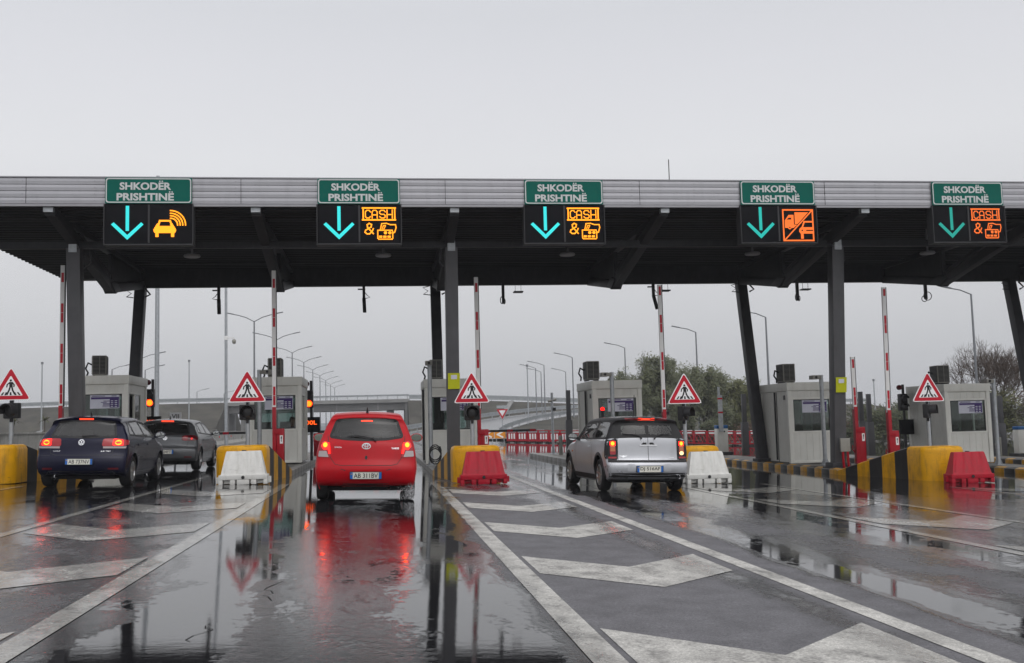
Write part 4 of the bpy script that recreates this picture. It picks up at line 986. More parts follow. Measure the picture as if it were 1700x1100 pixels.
def arrow_board(x, y, label):
    t = thing('arrow_board', label, 'road sign', (x, y, gz(x)), group='orange arrow boards beside the barrier row')
    b = MB(); b.bx(-.46, .46, -.02, .02, .34, 1.0); b.build('board', M_orange, t)
    b = MB(); S = Stroke(b, -.024); S.line([(.2, .9), (-.22, .67), (.2, .44)], .14); b.build('arrow', M_white, t)
    b = MB(); b.bx(-.35, -.3, -.02, .02, 0, .4); b.bx(.3, .35, -.02, .02, 0, .4); b.build('leg', M_galv, t)
arrow_board(9.05, 86.8, 'left of the two orange arrow boards by the red barriers'); arrow_board(10.02, 86.7, 'right of the two orange arrow boards by the red barriers')

# ------------------------------------------------------------------ embankments, overpass, ramp
def embankment(pts, h, name, y0, slope, top=11):
    m = MB(); vs = []; n = len(pts)
    rr = random.Random(3)
    for x, hh in pts:
        wob = (rr.random()-.5)*1.2
        vs += [(x, y0-slope+wob, -.6), (x, y0-slope*.55+wob*.5, hh*.46), (x, y0, hh), (x, y0+top, hh), (x, y0+top+16, -.6)]
    m.add(vs, [(i*5+j, (i+1)*5+j, (i+1)*5+j+1, i*5+j+1) for i in range(n-1) for j in range(4)]+[(0, 1, 2, 3, 4), tuple((n-1)*5+j for j in (4, 3, 2, 1, 0))])
    struct(name, m, M_earth, smooth=50)
embankment([(-260, 3), (-160, 5.0), (-110, 5.9), (-80, 6.25), (-60, 6.5), (-45, 6.6), (-29, 6.6)], 0, 'embankment', 200, 17)
embankment([(5.2, 6.3), (14, 6.1), (24, 5.7), (38, 4.9), (60, 3.6), (95, 1.6), (140, .2)], 0, 'embankment', 200, 15)
M_deck = mat('bridge concrete', (.22, .22, .215), .7, var=.15, vscale=.4, dirt=(.1, .1, .095, .5))
M_deckd = mat('bridge girder', (.14, .14, .14), .7, var=.15, vscale=.4)
M_rail = mat('guard rail steel', (.30, .32, .335), .5, .4, var=.15, vscale=2)
def overpass():
    t = thing('overpass', 'grey concrete road bridge crossing behind the toll plaza', 'bridge', (-12, 200, 0))
    b = MB(); b.bx(-17.5, 17.5, -.4, 11, 5.95, 6.6); b.build('deck', M_deck, t)
    b = MB(); b.bx(-17.3, 17.3, .5, 10.5, 4.55, 5.95); b.build('girder', M_deckd, t)
    for x in (-8.6, 3.6, 11.5):
        b = MB(); b.bx(x-.12, x+.12, .35, .5, 4.6, 5.94); b.build('diaphragm', M_deck, t)
    for sx in (-1, 1):
        b = MB(); b.bx(sx*17.2-.5, sx*17.2+.5, .0, 11, -1, 5.95); b.build('abutment', M_deck, t)
        b = MB(); b.bx(min(sx*13.2, sx*14.6), max(sx*13.2, sx*14.6), 2, 9, -1, 4.55); b.build('pier', M_deck, t)
    b = MB(); b.bx(-17.5, 17.5, -.35, -.3, 6.95, 7.0); b.bx(-17.5, 17.5, -.36, -.3, 7.15, 7.5); b.bx(-17.5, 17.5, -.35, -.3, 6.7, 6.74)
    for i in range(19): b.bx(-17.4+i*1.92, -17.3+i*1.92, -.36, -.28, 6.6, 7.5)
    b.build('railing', M_rail, t)
overpass()
def guard_rail(pts, label, group=None, hgt=.78, step=1, low=.32):
    t = thing('guard_rail', label, 'guard rail', tuple(pts[0]), group=group)
    o = Vector(pts[0]); P = [Vector(p)-o for p in pts]; m = MB()
    for a, b in zip(P, P[1:]):
        u = (b-a).normalized(); s = Vector((u.y, -u.x, 0)).normalized()*.04
        for z0, z1, k in ((hgt-low, hgt-low*.7, 1), (hgt-low*.7, hgt-low*.4, -.3), (hgt-low*.4, hgt, 1)):
            m.add([a+s*k+Vector((0, 0, z0)), b+s*k+Vector((0, 0, z0)), b+s*k+Vector((0, 0, z1)), a+s*k+Vector((0, 0, z1)),
                   a-s*2+Vector((0, 0, z0)), b-s*2+Vector((0, 0, z0)), b-s*2+Vector((0, 0, z1)), a-s*2+Vector((0, 0, z1))],
                  [(0, 1, 2, 3), (7, 6, 5, 4), (3, 2, 6, 7), (1, 0, 4, 5), (0, 3, 7, 4), (2, 1, 5, 6)])
    m.build('rail', M_rail, t)
    d = 0; seg = [(b-a).length for a, b in zip(P, P[1:])]; tot = sum(seg)
    while d < tot:
        q = d; i = 0
        while i < len(seg)-1 and q > seg[i]: q -= seg[i]; i += 1
        p = P[i].lerp(P[i+1], min(1, q/seg[i])); m = MB(); m.bx(p.x-.06, p.x+.06, p.y+.03, p.y+.12, p.z-.4, p.z+hgt-.05); d += 4; m.build('post', M_rail, t)
guard_rail([(-190, 200, 4.1), (-160, 200, 5.0), (-110, 200, 5.9), (-80, 200, 6.25), (-60, 200, 6.5), (-45, 200, 6.6), (-29.6, 200, 6.6)], 'steel guard rail on the brown embankment at the left', hgt=1.0, low=.7)
guard_rail([(5.6, 200, 6.3), (14, 200, 6.1), (24, 200, 5.7), (38, 200, 4.9), (60, 200, 3.6), (95, 200, 1.6)], 'steel guard rail on the brown embankment right of the bridge', hgt=1.1, low=.85)
def ramp():
    inner = [(15.6, 100, -.2), (12.6, 104, -.1), (12.2, 108, .05), (13.4, 114, .35), (15.6, 121, .8), (19.5, 130, 1.45), (26, 140, 2.15), (36, 149, 2.7), (52, 156, 3.1), (80, 161, 3.1)]
    outer = [(-7, 104, -.1), (-3, 118, -.0), (3, 134, .45), (10, 148, 1.35), (17, 158, 2.2), (25, 165, 2.9), (34, 170, 3.3), (45, 174, 3.5), (60, 178, 3.6), (85, 181, 3.4)]
    m = MB(); m.add(inner+outer, [(i, i+1, 11+i, 10+i) for i in range(9)]); struct('ramp_road', m, M_ramp, smooth=60)
    sk = MB(); sk.add([(x, y, z-.0) for x, y, z in outer]+[(x-2.5, y+5, -1.2) for x, y, z in outer], [(i, i+1, 11+i, 10+i) for i in range(9)])
    ins = [(x, y, z-.02) for x, y, z in inner]; far = [(95, 112+i*5.2, min(2.5, .0+i*.25)) for i in range(10)]
    mid = [(x*.55+fx*.45, y*.7+fy*.3, max(z*.6-.2, -.5)-.15) for (x, y, z), (fx, fy, fz) in zip(ins, far)]
    sk.add(ins+mid+far, [(i, i+1, 11+i, 10+i) for i in range(9)]+[(10+i, 11+i, 21+i, 20+i) for i in range(9)])
    struct('bank', sk, M_earth, smooth=50)
    guard_rail([(x+.3, y+.1, z) for x, y, z in inner], 'curved guard rail on the inside of the ramp', hgt=.85, low=.5)
    guard_rail([(x, y-.3, z) for x, y, z in outer[2:]], 'curved guard rail on the outside of the ramp', hgt=.9, low=.55)
ramp()
b = MB(); b.add([(68, 180, -.1), (64, 186, .6)], []); b = MB()
for x, y, z, lab in ((-57, 200, 6.2, 'pale concrete drain chute down the left embankment'), (25.5, 200, 5.6, 'pale concrete drain chute on the right embankment')):
    b = MB(); b.bar((x, y-.3, z+.05), (x-3.2, y-17 if x < 0 else y-10, -.3 if x < 0 else 2.5), .9, .25); tag(b.build('drain_chute', M_deck), lab, 'drain chute')
# hills and far trees
hm = MB(); rr = random.Random(11)
for k, (yy, amp, base) in enumerate(((520, 1.2, 2.6), (900, 3.0, 5.0))):
    vs = []; n = 90
    for i in range(n+1):
        x = -900+i*26; hgt = base+amp*(.5*math.sin(i*.37+k)+.5*math.sin(i*.13+2*k))+rr.random()*1.0+max(0, (x-200)/260 if x < 800 else 2.5)
        vs += [(x, yy, -3), (x, yy+40, max(.6, hgt)), (x, yy+260, -3)]
    hm.add(vs, [(i*3+j, i*3+3+j, i*3+4+j, i*3+1+j) for i in range(n) for j in range(2)])
struct('hills', hm, mat('hazy hills', (.12, .14, .145), .95, var=.25, vscale=.02), smooth=60)

# ------------------------------------------------------------------ concrete walls at the left
w = MB(); w.prism([(-.35, -.2), (.35, -.2), (.35, .12), (.14, .34), (.09, .95), (-.09, .95), (-.14, .34), (-.35, .12)], 'xz', 0, 42)
o = tag(w.build('concrete_barrier', M_conc, loc=(-10.0, 57, .28)), 'long concrete safety barrier left of the booth beside the red car', 'concrete barrier'); o.rotation_euler = (0, 0, R(2.6))
w = MB()
for y in (3.5, 9.5, 17): w.bx(.355-.02, .38, y, y+.16, .55, .68); w.bx(.12, .15, y, y+.16, .74, .85)
rf = w.build('reflector', M_sheetr, o)
w = MB(); w.bx(-.2, .2, 0, 70, -.4, 1.24); w.bx(-.25, .25, 0, 70, 1.24, 1.31)
o = tag(w.build('retaining_wall', M_conc, loc=(-16.2, 22, .1)), 'low grey concrete wall behind the dark blue hatchback', 'wall'); o.rotation_euler = (0, 0, R(-1.5))
t = thing('lane_sign', 'small white lane sign reading VII seen over the grey hatchback', 'sign', (-6.9, 36.0, .2))
b = MB(); b.bx(-.19, .19, -.02, .02, 1.46, 1.72); b.build('board', M_sheetw, t)
b = MB(); text(b, 'VII', 0, 1.59, -.024, w=.24, h=.15, bold=.01); b.build('lettering', M_sheetk, t)
b = MB(); b.bx(-.03, .03, -.02, .02, 0, 1.46); b.build('post', M_galv, t)

# ------------------------------------------------------------------ lamps and masts
M_lamp = mat('lamp post steel', (.20, .21, .225), .45, .4, var=.08)
def lamp(double, H, label, group, arm=1):
    t = thing('street_lamp', label, 'street lamp', group=group)
    b = MB(); b.cyl((0, 0, -.3), (0, 0, H), .13, .07, n=10); b.build('post', M_lamp, t, smooth=50)
    for s in ((-1, 1) if double else (-arm,)):
        b = MB(); b.tube([(0, 0, H-.05), (s*.8, 0, H+.38), (s*1.6, 0, H+.62), (s*2.1, 0, H+.72)] if double else [(0, 0, H-.02), (s*.9, 0, H+.34), (s*1.8, 0, H+.5)], .045, 6); b.build('arm', M_lamp, t, smooth=60)
        b = MB(); x, z = (s*2.1, H+.72) if double else (s*1.8, H+.5)
        b.bar((x-s*.1, 0, z), (x+s*.75, 0, z+.17), .26, .10); b.build('lamp_head', M_lamp, t, bevel=.03)
    return t
p = lamp(True, 11.9, '', 'double armed lamps along the motorway')
for i in range(9):
    c = p if i == 0 else copy_tree(p); c.location = (-12.5+.03*i, 105+22*i, .3)
    c['label'] = 'nearest double armed lamp of the motorway row' if i == 0 else 'second nearest double armed lamp of the motorway row' if i == 1 else 'double armed lamp far along the motorway row'
    if i > 1: c['group'] = 'far double armed lamps along the motorway'
def at(px, py, Y):
    cam = scene.camera.matrix_world; d = cam.to_3x3() @ Vector(((px-850)/1700, -(py-550)/1700, -1)); return cam.translation+d*(Y/d.y)
L0 = lamp(False, 10, '', 'single armed lamps beside the ramp and road'); used = False
for px, py, arm, lab in ((1155, 551, 1, 'single lamp just right of the tall raised boom by the trees'), (1037, 577, 1, 'single lamp rising from the trees above the booth behind the silver car'), (950, 593, 1, 'single lamp left of the booth behind the silver car'), (903, 606, 1, 'single lamp at the ramp, second tallest of its cluster'),
                         (889, 611, 1, 'single lamp at the ramp, leftmost of its cluster'), (898, 617, 1, 'short looking far lamp within the ramp cluster'), (939, 617, 1, 'small far lamp right of the ramp cluster'), (1271, 526, 1, 'single lamp between the rear column and the right booth'), (1612, 488, 1, 'single lamp above the rightmost booth'),
                         (1212, 623, 1, 'faint far lamp behind the blue capped lift gate'), (327, 650, -1, 'small lamp before the embankment, above the grey hatchback'), (372, 653, -1, 'small lamp beside the thin camera mast'), (186, 613, -1, 'small lamp left of the leftmost rear column'), (236, 594, -1, 'lamp arm showing right of the leftmost rear column'), (241, 614, -1, 'lower lamp arm showing right of the leftmost rear column')):
    hor = 709-(px-632)*.0255; Y = (10-1.25)*1700/(hor-py); q = at(px, py, Y)
    c = L0 if not used else copy_tree(L0); used = True
    c.location = (q.x, q.y, q.z-10); c['label'] = lab
    if arm < 0: c.rotation_euler = (0, 0, R(180))
def mast(x, y, h, r, cam, label, top=False):
    t = thing('mast', label, 'mast', (x, y, gz(x)-.1))
    b = MB(); b.cyl((0, 0, 0), (0, 0, h), r*1.15, r*.8, n=12); b.build('pole', M_galv, t, smooth=50)
    if cam:
        b = MB(); b.bx(-.05, .5, -.04, .04, 6.7, 6.78); b.bx(-.1, .12, -.1, .1, 6.62, 6.86); b.build('arm', M_white, t)
        b = MB(); b.lathe([(0, 6.36), (.09, 6.40), (.12, 6.5), (.11, 6.62), (0, 6.68)], (.48, 0, 0), 'z', 14); b.build('dome_camera', M_ac, t, smooth=60)
    if top:
        b = MB(); b.lathe([(0, h-.1), (.18, h-.05), (.18, h+.25), (0, h+.3)], (0, 0, 0), 'z', 8); b.build('lamp_head', M_lamp, t)
mast(-11.9, 57, 15, .115, False, 'tall thick mast between the two left hatchbacks'); mast(-9.3, 64, 15, .085, True, 'tall thin mast with a small dome camera arm')
for px, py, Y, lab in ((70, 612, 150, 'far thin mast at the left above the embankment'), (314, 607, 170, 'far thin mast above the grey hatchback'), (875, 604, 150, 'thin mast without arm left of the ramp lamps'), (1450, 627, 150, 'far thin mast right of the right front column'), (178, 642, 120, 'short dark mast right of the leftmost triangle')):
    q = at(px, py, Y); mast(q.x, q.y, q.z+.4, .10, False, lab, True)
t = thing('yield_sign', 'red and white give way triangle beside the ramp', 'road sign', (13.0, 110, .1))
b = MB(); b.cyl((0, 0, 0), (0, 0, 2.6), .04, n=8); b.build('post', M_galv, t)
b = MB(); b.prism([(-.62, 2.75), (0, 1.68), (.62, 2.75)], 'xz', -.06, -.03); bo = b.build('red_border', M_sheetr, t)
b = MB(); b.prism([(-.36, 2.62), (0, 2.0), (.36, 2.62)], 'xz', -.064, -.0605); b.build('white_field', M_sheetw, bo)
b = MB(); b.bx(-.6, .6, -.05, -.03, 2.85, 3.15); b.build('plate', M_galv, t)
t = thing('arrow_sign', 'white arrow sign under a green board beside the middle boom', 'road sign', (4.05, 52, gz(4)))
b = MB(); b.cyl((0, 0, 0), (0, 0, 3.2), .05, n=8); b.build('post', M_galv, t)
b = MB(); b.bx(-.35, .1, -.07, -.04, 2.0, 3.2); b.build('green_board', M_green, t)
b = MB(); b.prism([(-.5, 1.15), (.32, 1.15), (.62, 1.47), (.32, 1.8), (-.5, 1.8)], 'xz', -.08, -.05); bo = b.build('arrow_board', M_sheetw, t)
b = MB(); S = Stroke(b, -.082); S.line([(.22, 1.75), (.5, 1.47), (.22, 1.2)], .13); b.build('chevron', M_sheetk, bo)
b = MB(); S = Stroke(b, -.072); S.line([(-.1, 3.0), (-.1, 2.4)], .07); b.build('stripe', M_sheetw, t)

# ------------------------------------------------------------------ trees, shrubs, saplings
def leaf_mat(name, cols, rough=.75):
    m = bpy.data.materials.new(name); m.use_nodes = True; nt = m.node_tree; b = nt.nodes['Principled BSDF']; N = nt.nodes.new; L = nt.links.new
    oi = N('ShaderNodeNewGeometry'); cr = N('ShaderNodeValToRGB'); e = cr.color_ramp.elements
    e[0].color = (*cols[0], 1); e[1].color = (*cols[-1], 1)
    for i, c in enumerate(cols[1:-1]): k = e.new((i+1)/(len(cols)-1)); k.color = (*c, 1)
    L(oi.outputs['Random Per Island'], cr.inputs[0]); L(cr.outputs[0], b.inputs['Base Color']); b.inputs['Roughness'].default_value = rough
    b.inputs['Subsurface Weight'].default_value = 0; return m
ML1 = leaf_mat('willow leaves', [(.07, .085, .045), (.095, .112, .055), (.125, .135, .07), (.145, .15, .085)])
ML2 = leaf_mat('pale leaves', [(.07, .08, .03), (.11, .12, .045), (.15, .15, .06)])
ML3 = leaf_mat('hedge leaves', [(.035, .048, .02), (.05, .066, .026), (.07, .08, .035), (.085, .075, .04)])
ML4 = leaf_mat('yellow leaves', [(.10, .085, .015), (.16, .12, .02), (.08, .085, .025)])
ML5 = leaf_mat('russet leaves', [(.055, .032, .018), (.08, .042, .022), (.05, .045, .022)])
M_bark = mat('bark', (.075, .062, .05), .9, var=.3, bump=.5, bscale=12)
M_twig = mat('bare twigs', (.08, .056, .042), .9, var=.2)
def leaves(mb, c, r, n, s, rr, droop=0.):
    for _ in range(n):
        while True:
            q = Vector((rr.uniform(-1, 1), rr.uniform(-1, 1), rr.uniform(-1, 1)))
            if q.length < 1: break
        q *= (.55+.45*rr.random()) if rr.random() < .7 else 1.12
        p = Vector(c)+Vector((q.x*r[0], q.y*r[1], q.z*r[2])); L = s*rr.uniform(.6, 1.5); w = L*.34
        d = Vector((rr.gauss(0, 1), rr.gauss(0, 1), rr.gauss(.3-droop, 1))).normalized(); a = d.orthogonal().normalized()*w
        mb.add([p-d*L*.5, p+a*.5, p+d*L*.5, p-a*.5], [(0, 1, 2, 3)])
def branches(mb, p, d, L, r, depth, rr, tips, spread=.5, up=.12, split=(2, 3)):
    n = 3; pts = [p.copy()]; q = p.copy(); dd = d.copy()
    for i in range(n):
        dd = (dd+Vector((rr.gauss(0, .13), rr.gauss(0, .13), rr.gauss(up*.3, .08)))).normalized(); q = q+dd*L/n; pts.append(q.copy())
    mb.tube(pts, [r*(1-.35*i/n) for i in range(n+1)], 5 if r > .03 else 3)
    if depth == 0: tips.append(q); return
    for k in range(rr.randint(*split)):
        nd = (dd+Vector((rr.gauss(0, spread), rr.gauss(0, spread), rr.gauss(up, spread*.5)))).normalized()
        branches(mb, pts[-1] if k else q, nd, L*rr.uniform(.62, .85), r*.62, depth-1, rr, tips, spread, up, split)
    if depth > 1: branches(mb, pts[2], (dd+Vector((rr.gauss(0, .8), rr.gauss(0, .8), .1))).normalized(), L*.6, r*.45, depth-2, rr, tips, spread, up, split)
def leafy_tree(name, x, y, h, w, m, seed, label, n=7000, s=.34, zb=.16, group=None):
    rr = random.Random(seed); z0 = gz(x)-.2
    t = thing(name, label, 'tree', (x, y, z0), group=group)
    tr = MB(); tips = []
    for k in range(3): branches(tr, Vector((rr.uniform(-.2, .2), rr.uniform(-.2, .2), 0)), Vector((rr.gauss(0, .25), rr.gauss(0, .25), 1)).normalized(), h*.30, .13, 3, rr, tips, .42, .25)
    tr.build('trunk', M_bark, t, smooth=60)
    c = MB(); blobs = []
    for tp in tips:
        f = min(1, max(0.1, tp.z/h)); blobs.append((Vector((max(-w*.5, min(w*.5, tp.x)), max(-w*.5, min(w*.5, tp.y)), min(h*.93, tp.z)))))
    for k in range(70):
        a = rr.uniform(0, 6.28); f = rr.uniform(zb, .95); rad = w*.5*math.sqrt(max(.05, 1-((f-.42)/.58)**2))*rr.uniform(.35, 1.0)
        blobs.append(Vector((rad*math.cos(a), rad*math.sin(a), h*f)))
    per = max(6, n//len(blobs))
    for b_ in blobs: q = rr.uniform(.35, 1.0)*w*.14; leaves(c, b_, (q, q, q*1.25), per, s, rr)
    c.build('crown', m, t)
leafy_tree('broadleaf_tree', 26.2, 92, 8.0, 7.6, ML1, 21, 'tallest green tree, right of the booth behind the silver car', 38000, .24)
leafy_tree('broadleaf_tree', 23.4, 96, 6.6, 6.0, ML1, 33, 'green tree just above the booth behind the silver car', 24000, .24)
leafy_tree('broadleaf_tree', 30.2, 94, 7.5, 6.6, ML1, 5, 'green tree behind the raised boom right of the silver car', 30000, .24)
leafy_tree('broadleaf_tree', 34.6, 95, 6.2, 5.6, ML2, 8, 'paler green tree left of the blue capped lift gate', 18000, .25)
leafy_tree('broadleaf_tree', 38.2, 94, 4.7, 4.6, ML1, 17, 'lowest green tree, right of the blue capped lift gate', 14000, .24)
def shrub(x, y, w, h, m, seed, label, n=1400, s=.2, group=None):
    rr = random.Random(seed); t = thing('shrub', label, 'shrub', (x, y, gz(x)-.12), group=group)
    st = MB()
    for k in range(6): st.tube([(rr.uniform(-.1, .1)*w, rr.uniform(-.1, .1)*w, 0), (rr.uniform(-.25, .25)*w, rr.uniform(-.2, .2)*w, h*.5), (rr.uniform(-.4, .4)*w, rr.uniform(-.3, .3)*w, h*.85)], [.04, .03, .012], 4)
    st.build('stem', M_bark, t)
    c = MB()
    for k in range(28):
        a, r = rr.uniform(0, 6.28), rr.uniform(0, .46)*w; q = rr.uniform(.14, .26)*w
        leaves(c, (r*math.cos(a), r*math.sin(a), h*rr.uniform(.12, .80)), (q, q, h*.22), n//28, s, rr)
    c.build('foliage', m, t)
G1 = 'low shrubs behind the red lattice barriers'; G2 = 'hedge shrubs behind the right booths'
for i, (x, y, w, h, m, l) in enumerate(((32.0, 84, 4.0, 2.6, ML5, 'russet shrub behind the red lattice barriers'), (35.2, 82, 4.0, 2.9, ML3, 'dark green shrub left of the leaning rear column'), (28.6, 86, 3.6, 2.2, ML3, 'dark green shrub under the tall trees'), (38.5, 84, 4.2, 2.2, ML5, 'russet shrub behind the blue capped lift gate'))):
    shrub(x, y, w, h, m, 50+i, l, 5500, .24, G1)
hx = [(36.5, 74, 4.2, 3.2, ML3, 'green hedge shrub left of the short raised boom'), (39.5, 75, 4.2, 3.6, ML3, 'green hedge shrub behind the short raised boom'), (41.3, 71, 2.2, 2.5, ML4, 'yellow leaved shrub between the two right booms'), (42.6, 75, 4.4, 3.4, ML3, 'green hedge shrub behind the tall raised boom'),
      (45.6, 77, 4.4, 3.4, ML5, 'russet hedge shrub left of the rightmost booth'), (48.5, 76, 4.5, 4.4, ML2, 'pale green shrub above the rightmost booth'), (51.8, 75, 4.6, 3.8, ML5, 'russet shrub under the bare tree'), (54.2, 73, 4.2, 4.1, ML3, 'dark shrub right of the rightmost booth'), (55.2, 70.5, 3.2, 3.2, ML4, 'yellow green shrub near the right picture edge'), (58.2, 74, 4.4, 4.0, ML3, 'dark shrub at the right picture edge')]
for i, (x, y, w, h, m, l) in enumerate(hx): shrub(x, y, w, h, m, 70+i, l, 6500, .25, G2)
def bare_tree(x, y, h, seed, label):
    rr = random.Random(seed); t = thing('bare_tree', label, 'tree', (x, y, gz(x)-.2)); tr = MB(); tips = []
    branches(tr, Vector((0, 0, 0)), Vector((.05, 0, 1)), h*.26, .17, 0, rr, tips); base = tips[0]; tips = []
    cr = MB()
    for k in range(9): branches(cr, base.copy(), Vector((rr.gauss(0, .8), rr.gauss(0, .5), rr.uniform(.45, 1.1))).normalized(), h*.24, .07, 5, rr, tips, .50, .14, (3, 4))
    tr.build('trunk', M_bark, t, smooth=60); cr.build('branches', M_twig, t)
bare_tree(49.6, 78, 7.6, 14, 'bare leafless tree above the rightmost booth')
def sapling(x, y, h, seed):
    rr = random.Random(seed); t = thing('sapling', 'small palm like sapling behind the grey wall at the left', 'sapling', (x, y, .3), group='saplings planted behind the grey wall')
    b = MB(); b.cyl((0, 0, 0), (0, 0, h), .05, .03, n=6); b.build('stem', M_bark, t)
    c = MB()
    for k in range(16):
        a = rr.uniform(0, 6.28); e = rr.uniform(-.2, 1.2); d = Vector((math.cos(a)*math.cos(e), math.sin(a)*math.cos(e), math.sin(e))); L = rr.uniform(.4, .75)
        p = Vector((0, 0, h)); w = Vector((-math.sin(a), math.cos(a), 0))*.05
        c.add([p-w, p+w, p+d*L*.6+w*.8, p+d*L-Vector((0, 0, .15)), p+d*L*.6-w*.8], [(0, 1, 2, 3, 4)])
    c.build('leaves', ML3, t)
for i in range(8): sapling(-27.5+i*1.55+.3*math.sin(i*3), 68+math.sin(i*2)*1.5, 1.7+.25*math.sin(i*5), 90+i)
# low planting and tufts on the verge behind the concrete barrier
g = MB(); rr = random.Random(4)
for _ in range(1500):
    x, y = rr.uniform(-15.5, -11), rr.uniform(66, 112); h = rr.uniform(.2, .75); a = rr.uniform(0, 3.14); w = Vector((math.cos(a), math.sin(a), 0))*.06; p = Vector((x, y, .25)); q = Vector((rr.gauss(0, .1), rr.gauss(0, .1), h))
    g.add([p-w, p+w, p+q], [(0, 1, 2)])
o = g.build('verge_grass', ML2); tag(o, 'tufts of grass growing on the verge behind the concrete barrier', 'grass', kind='stuff')
b = MB(); b.lathe([(0, 0), (.7, 0), (.75, .5), (.55, .9), (0, 1.05)], (0, 0, 0), 'z', 12)
o = tag(b.build('water_tank', mat('blue tarpaulin', (.05, .18, .42), .5), loc=(56.99, 110, 0.89), smooth=60), 'small blue tank top showing above the hedge', 'tank')
b = MB(); b.bx(-.7, .7, -.7, .7, -2.6, 0); b.build('tank_base', M_conc, o)

# ------------------------------------------------------------------ rain haze
hz = MB(); hz.bx(-420, 420, -60, 1250, -4, 26)
HZ = bpy.data.materials.new('rain haze'); HZ.use_nodes = True; nt = HZ.node_tree; nt.nodes.clear()
ou = nt.nodes.new('ShaderNodeOutputMaterial'); pv = nt.nodes.new('ShaderNodeVolumePrincipled'); pv.inputs['Color'].default_value = (.86, .88, .92, 1); pv.inputs['Density'].default_value = .0006
nt.links.new(pv.outputs[0], ou.inputs['Volume'])
tag(hz.build('haze', HZ), kind='stuff')
# ------------------------------------------------------------------ cars
def lerp_table(tab, z):
    if z <= tab[0][0]: return tab[0][1]
    for (a, b), (c, d) in zip(tab, tab[1:]):
        if z <= c:
            f = (z-a)/(c-a); f = f*f*(3-2*f)*.5+f*.5; return b+(d-b)*f
    return tab[-1][1]
def smooth_outline(P, n):
    """closed curve through the profile points, evenly sampled"""
    out = []; k = len(P)
    for i in range(k):
        p0, p1, p2, p3 = (Vector(P[(i+j-1) % k][:2]) for j in range(4))
        t0 = P[i][2] if len(P[i]) > 2 else .5; t1 = P[(i+1) % k][2] if len(P[(i+1) % k]) > 2 else .5
        L = (p2-p1).length
        m1 = (p2-p0).normalized()*L*t0*2; m2 = (p3-p1).normalized()*L*t1*2
        for s in range(12):
            t = s/12; out.append(p1*(2*t**3-3*t*t+1)+m1*(t**3-2*t*t+t)+p2*(-2*t**3+3*t*t)+m2*(t**3-t*t))
    seg = [(out[(i+1) % len(out)]-out[i]).length for i in range(len(out))]; tot = sum(seg); res = []; i = 0; acc = 0
    for s in range(n):
        d = tot*s/n
        while acc+seg[i] < d: acc += seg[i]; i += 1
        f = (d-acc)/seg[i]; res.append(out[i].lerp(out[(i+1) % len(out)], f))
    return res
def pillow(outline, W, c_rear, c_front, c_roof, r_edge, n=150, spine=(.6, 3.2, .62), kflat=9, kedge=6, kside=9):
    """body shell: crowned strip round the side profile, rounded into side panels whose half width is W(y, z)"""
    P = smooth_outline(outline, n)
    nor = []
    for i in range(n):
        t = (P[(i+2) % n]-P[i-2]).normalized(); nor.append(Vector((t.y, -t.x)))
    ctr = Vector((sum(p.x for p in P)/n, sum(p.y for p in P)/n))
    if sum((P[i]-ctr).dot(nor[i]) for i in range(n)) < 0: nor = [-q for q in nor]
    nor = [sum((nor[(i+j) % n] for j in range(-4, 5)), Vector((0, 0))).normalized() for i in range(n)]
    loops = []
    par = []
    for i in range(n):
        q = nor[i]; wy, wz = q.x*q.x, q.y*q.y
        c = wy*(c_rear if q.x < 0 else c_front)+wz*(c_roof if q.y > 0 else .0)
        r = wy*(r_edge[0] if q.x < 0 else r_edge[1])+wz*(r_edge[2] if q.y > 0 else r_edge[3]); par.append((c, r))
    def edge(i, kind, s):
        c, r = par[i]
        p = P[i]; w = W(p.x, p.y)
        for _ in range(2):
            f0 = math.atan(2*c/max(.2, w-r)); Wb = w-r*(1-math.sin(f0)); dend = c+r*math.cos(f0)
            e = p-nor[i]*dend; w = W(e.x, e.y)
        if kind == 0: d, x = c*s*s, Wb*s
        else:
            a = f0+(math.pi/2-f0)*s; d, x = c+r*(math.cos(f0)-math.cos(a)), Wb+r*(math.sin(a)-math.sin(f0))
        e = p-nor[i]*d; return (x, e.x, e.y)
    for k in range(kflat+1): loops.append([edge(i, 0, k/kflat) for i in range(n)])
    for k in range(1, kedge+1): loops.append([edge(i, 1, k/kedge) for i in range(n)])
    last = loops[-1]
    for k in range(1, kside+1):
        f = k/kside*.985; L = []
        for x, y, z in last:
            sy = max(spine[0], min(spine[1], y)); yy = y+(sy-y)*f; zz = z+(spine[2]-z)*f
            w1 = W(yy, zz); L.append((w1, yy, zz))
        loops.append(L)
    vs = []; fs = []; K = len(loops)
    for L in loops: vs += L
    for k in range(K-1): fs += [(k*n+i, k*n+(i+1) % n, (k+1)*n+(i+1) % n, (k+1)*n+i) for i in range(n)]
    fs.append(tuple((K-1)*n+i for i in range(n)))
    bm = bmesh.new()
    V = [bm.verts.new(v) for v in vs]
    M = [V[i] if i < n else bm.verts.new((-v[0], v[1], v[2])) for i, v in enumerate(vs)]
    for f in fs:
        for S in (V, M):
            try: bm.faces.new([S[i] for i in f])
            except ValueError: pass
    bmesh.ops.triangulate(bm, faces=[f for f in bm.faces if len(f.verts) > 4])
    bmesh.ops.recalc_face_normals(bm, faces=bm.faces)
    return bm
def boolean(o, cutters):
    for c in cutters:
        md = o.modifiers.new('cut', 'BOOLEAN'); md.object = c; md.operation = 'DIFFERENCE'; md.solver = 'MANIFOLD'
        md.material_mode = 'INDEX'
    dg = bpy.context.evaluated_depsgraph_get(); dg.update()
    me = bpy.data.meshes.new_from_object(o.evaluated_get(dg)); o.modifiers.clear(); old = o.data; o.data = me
    for c in cutters: bpy.data.objects.remove(c)
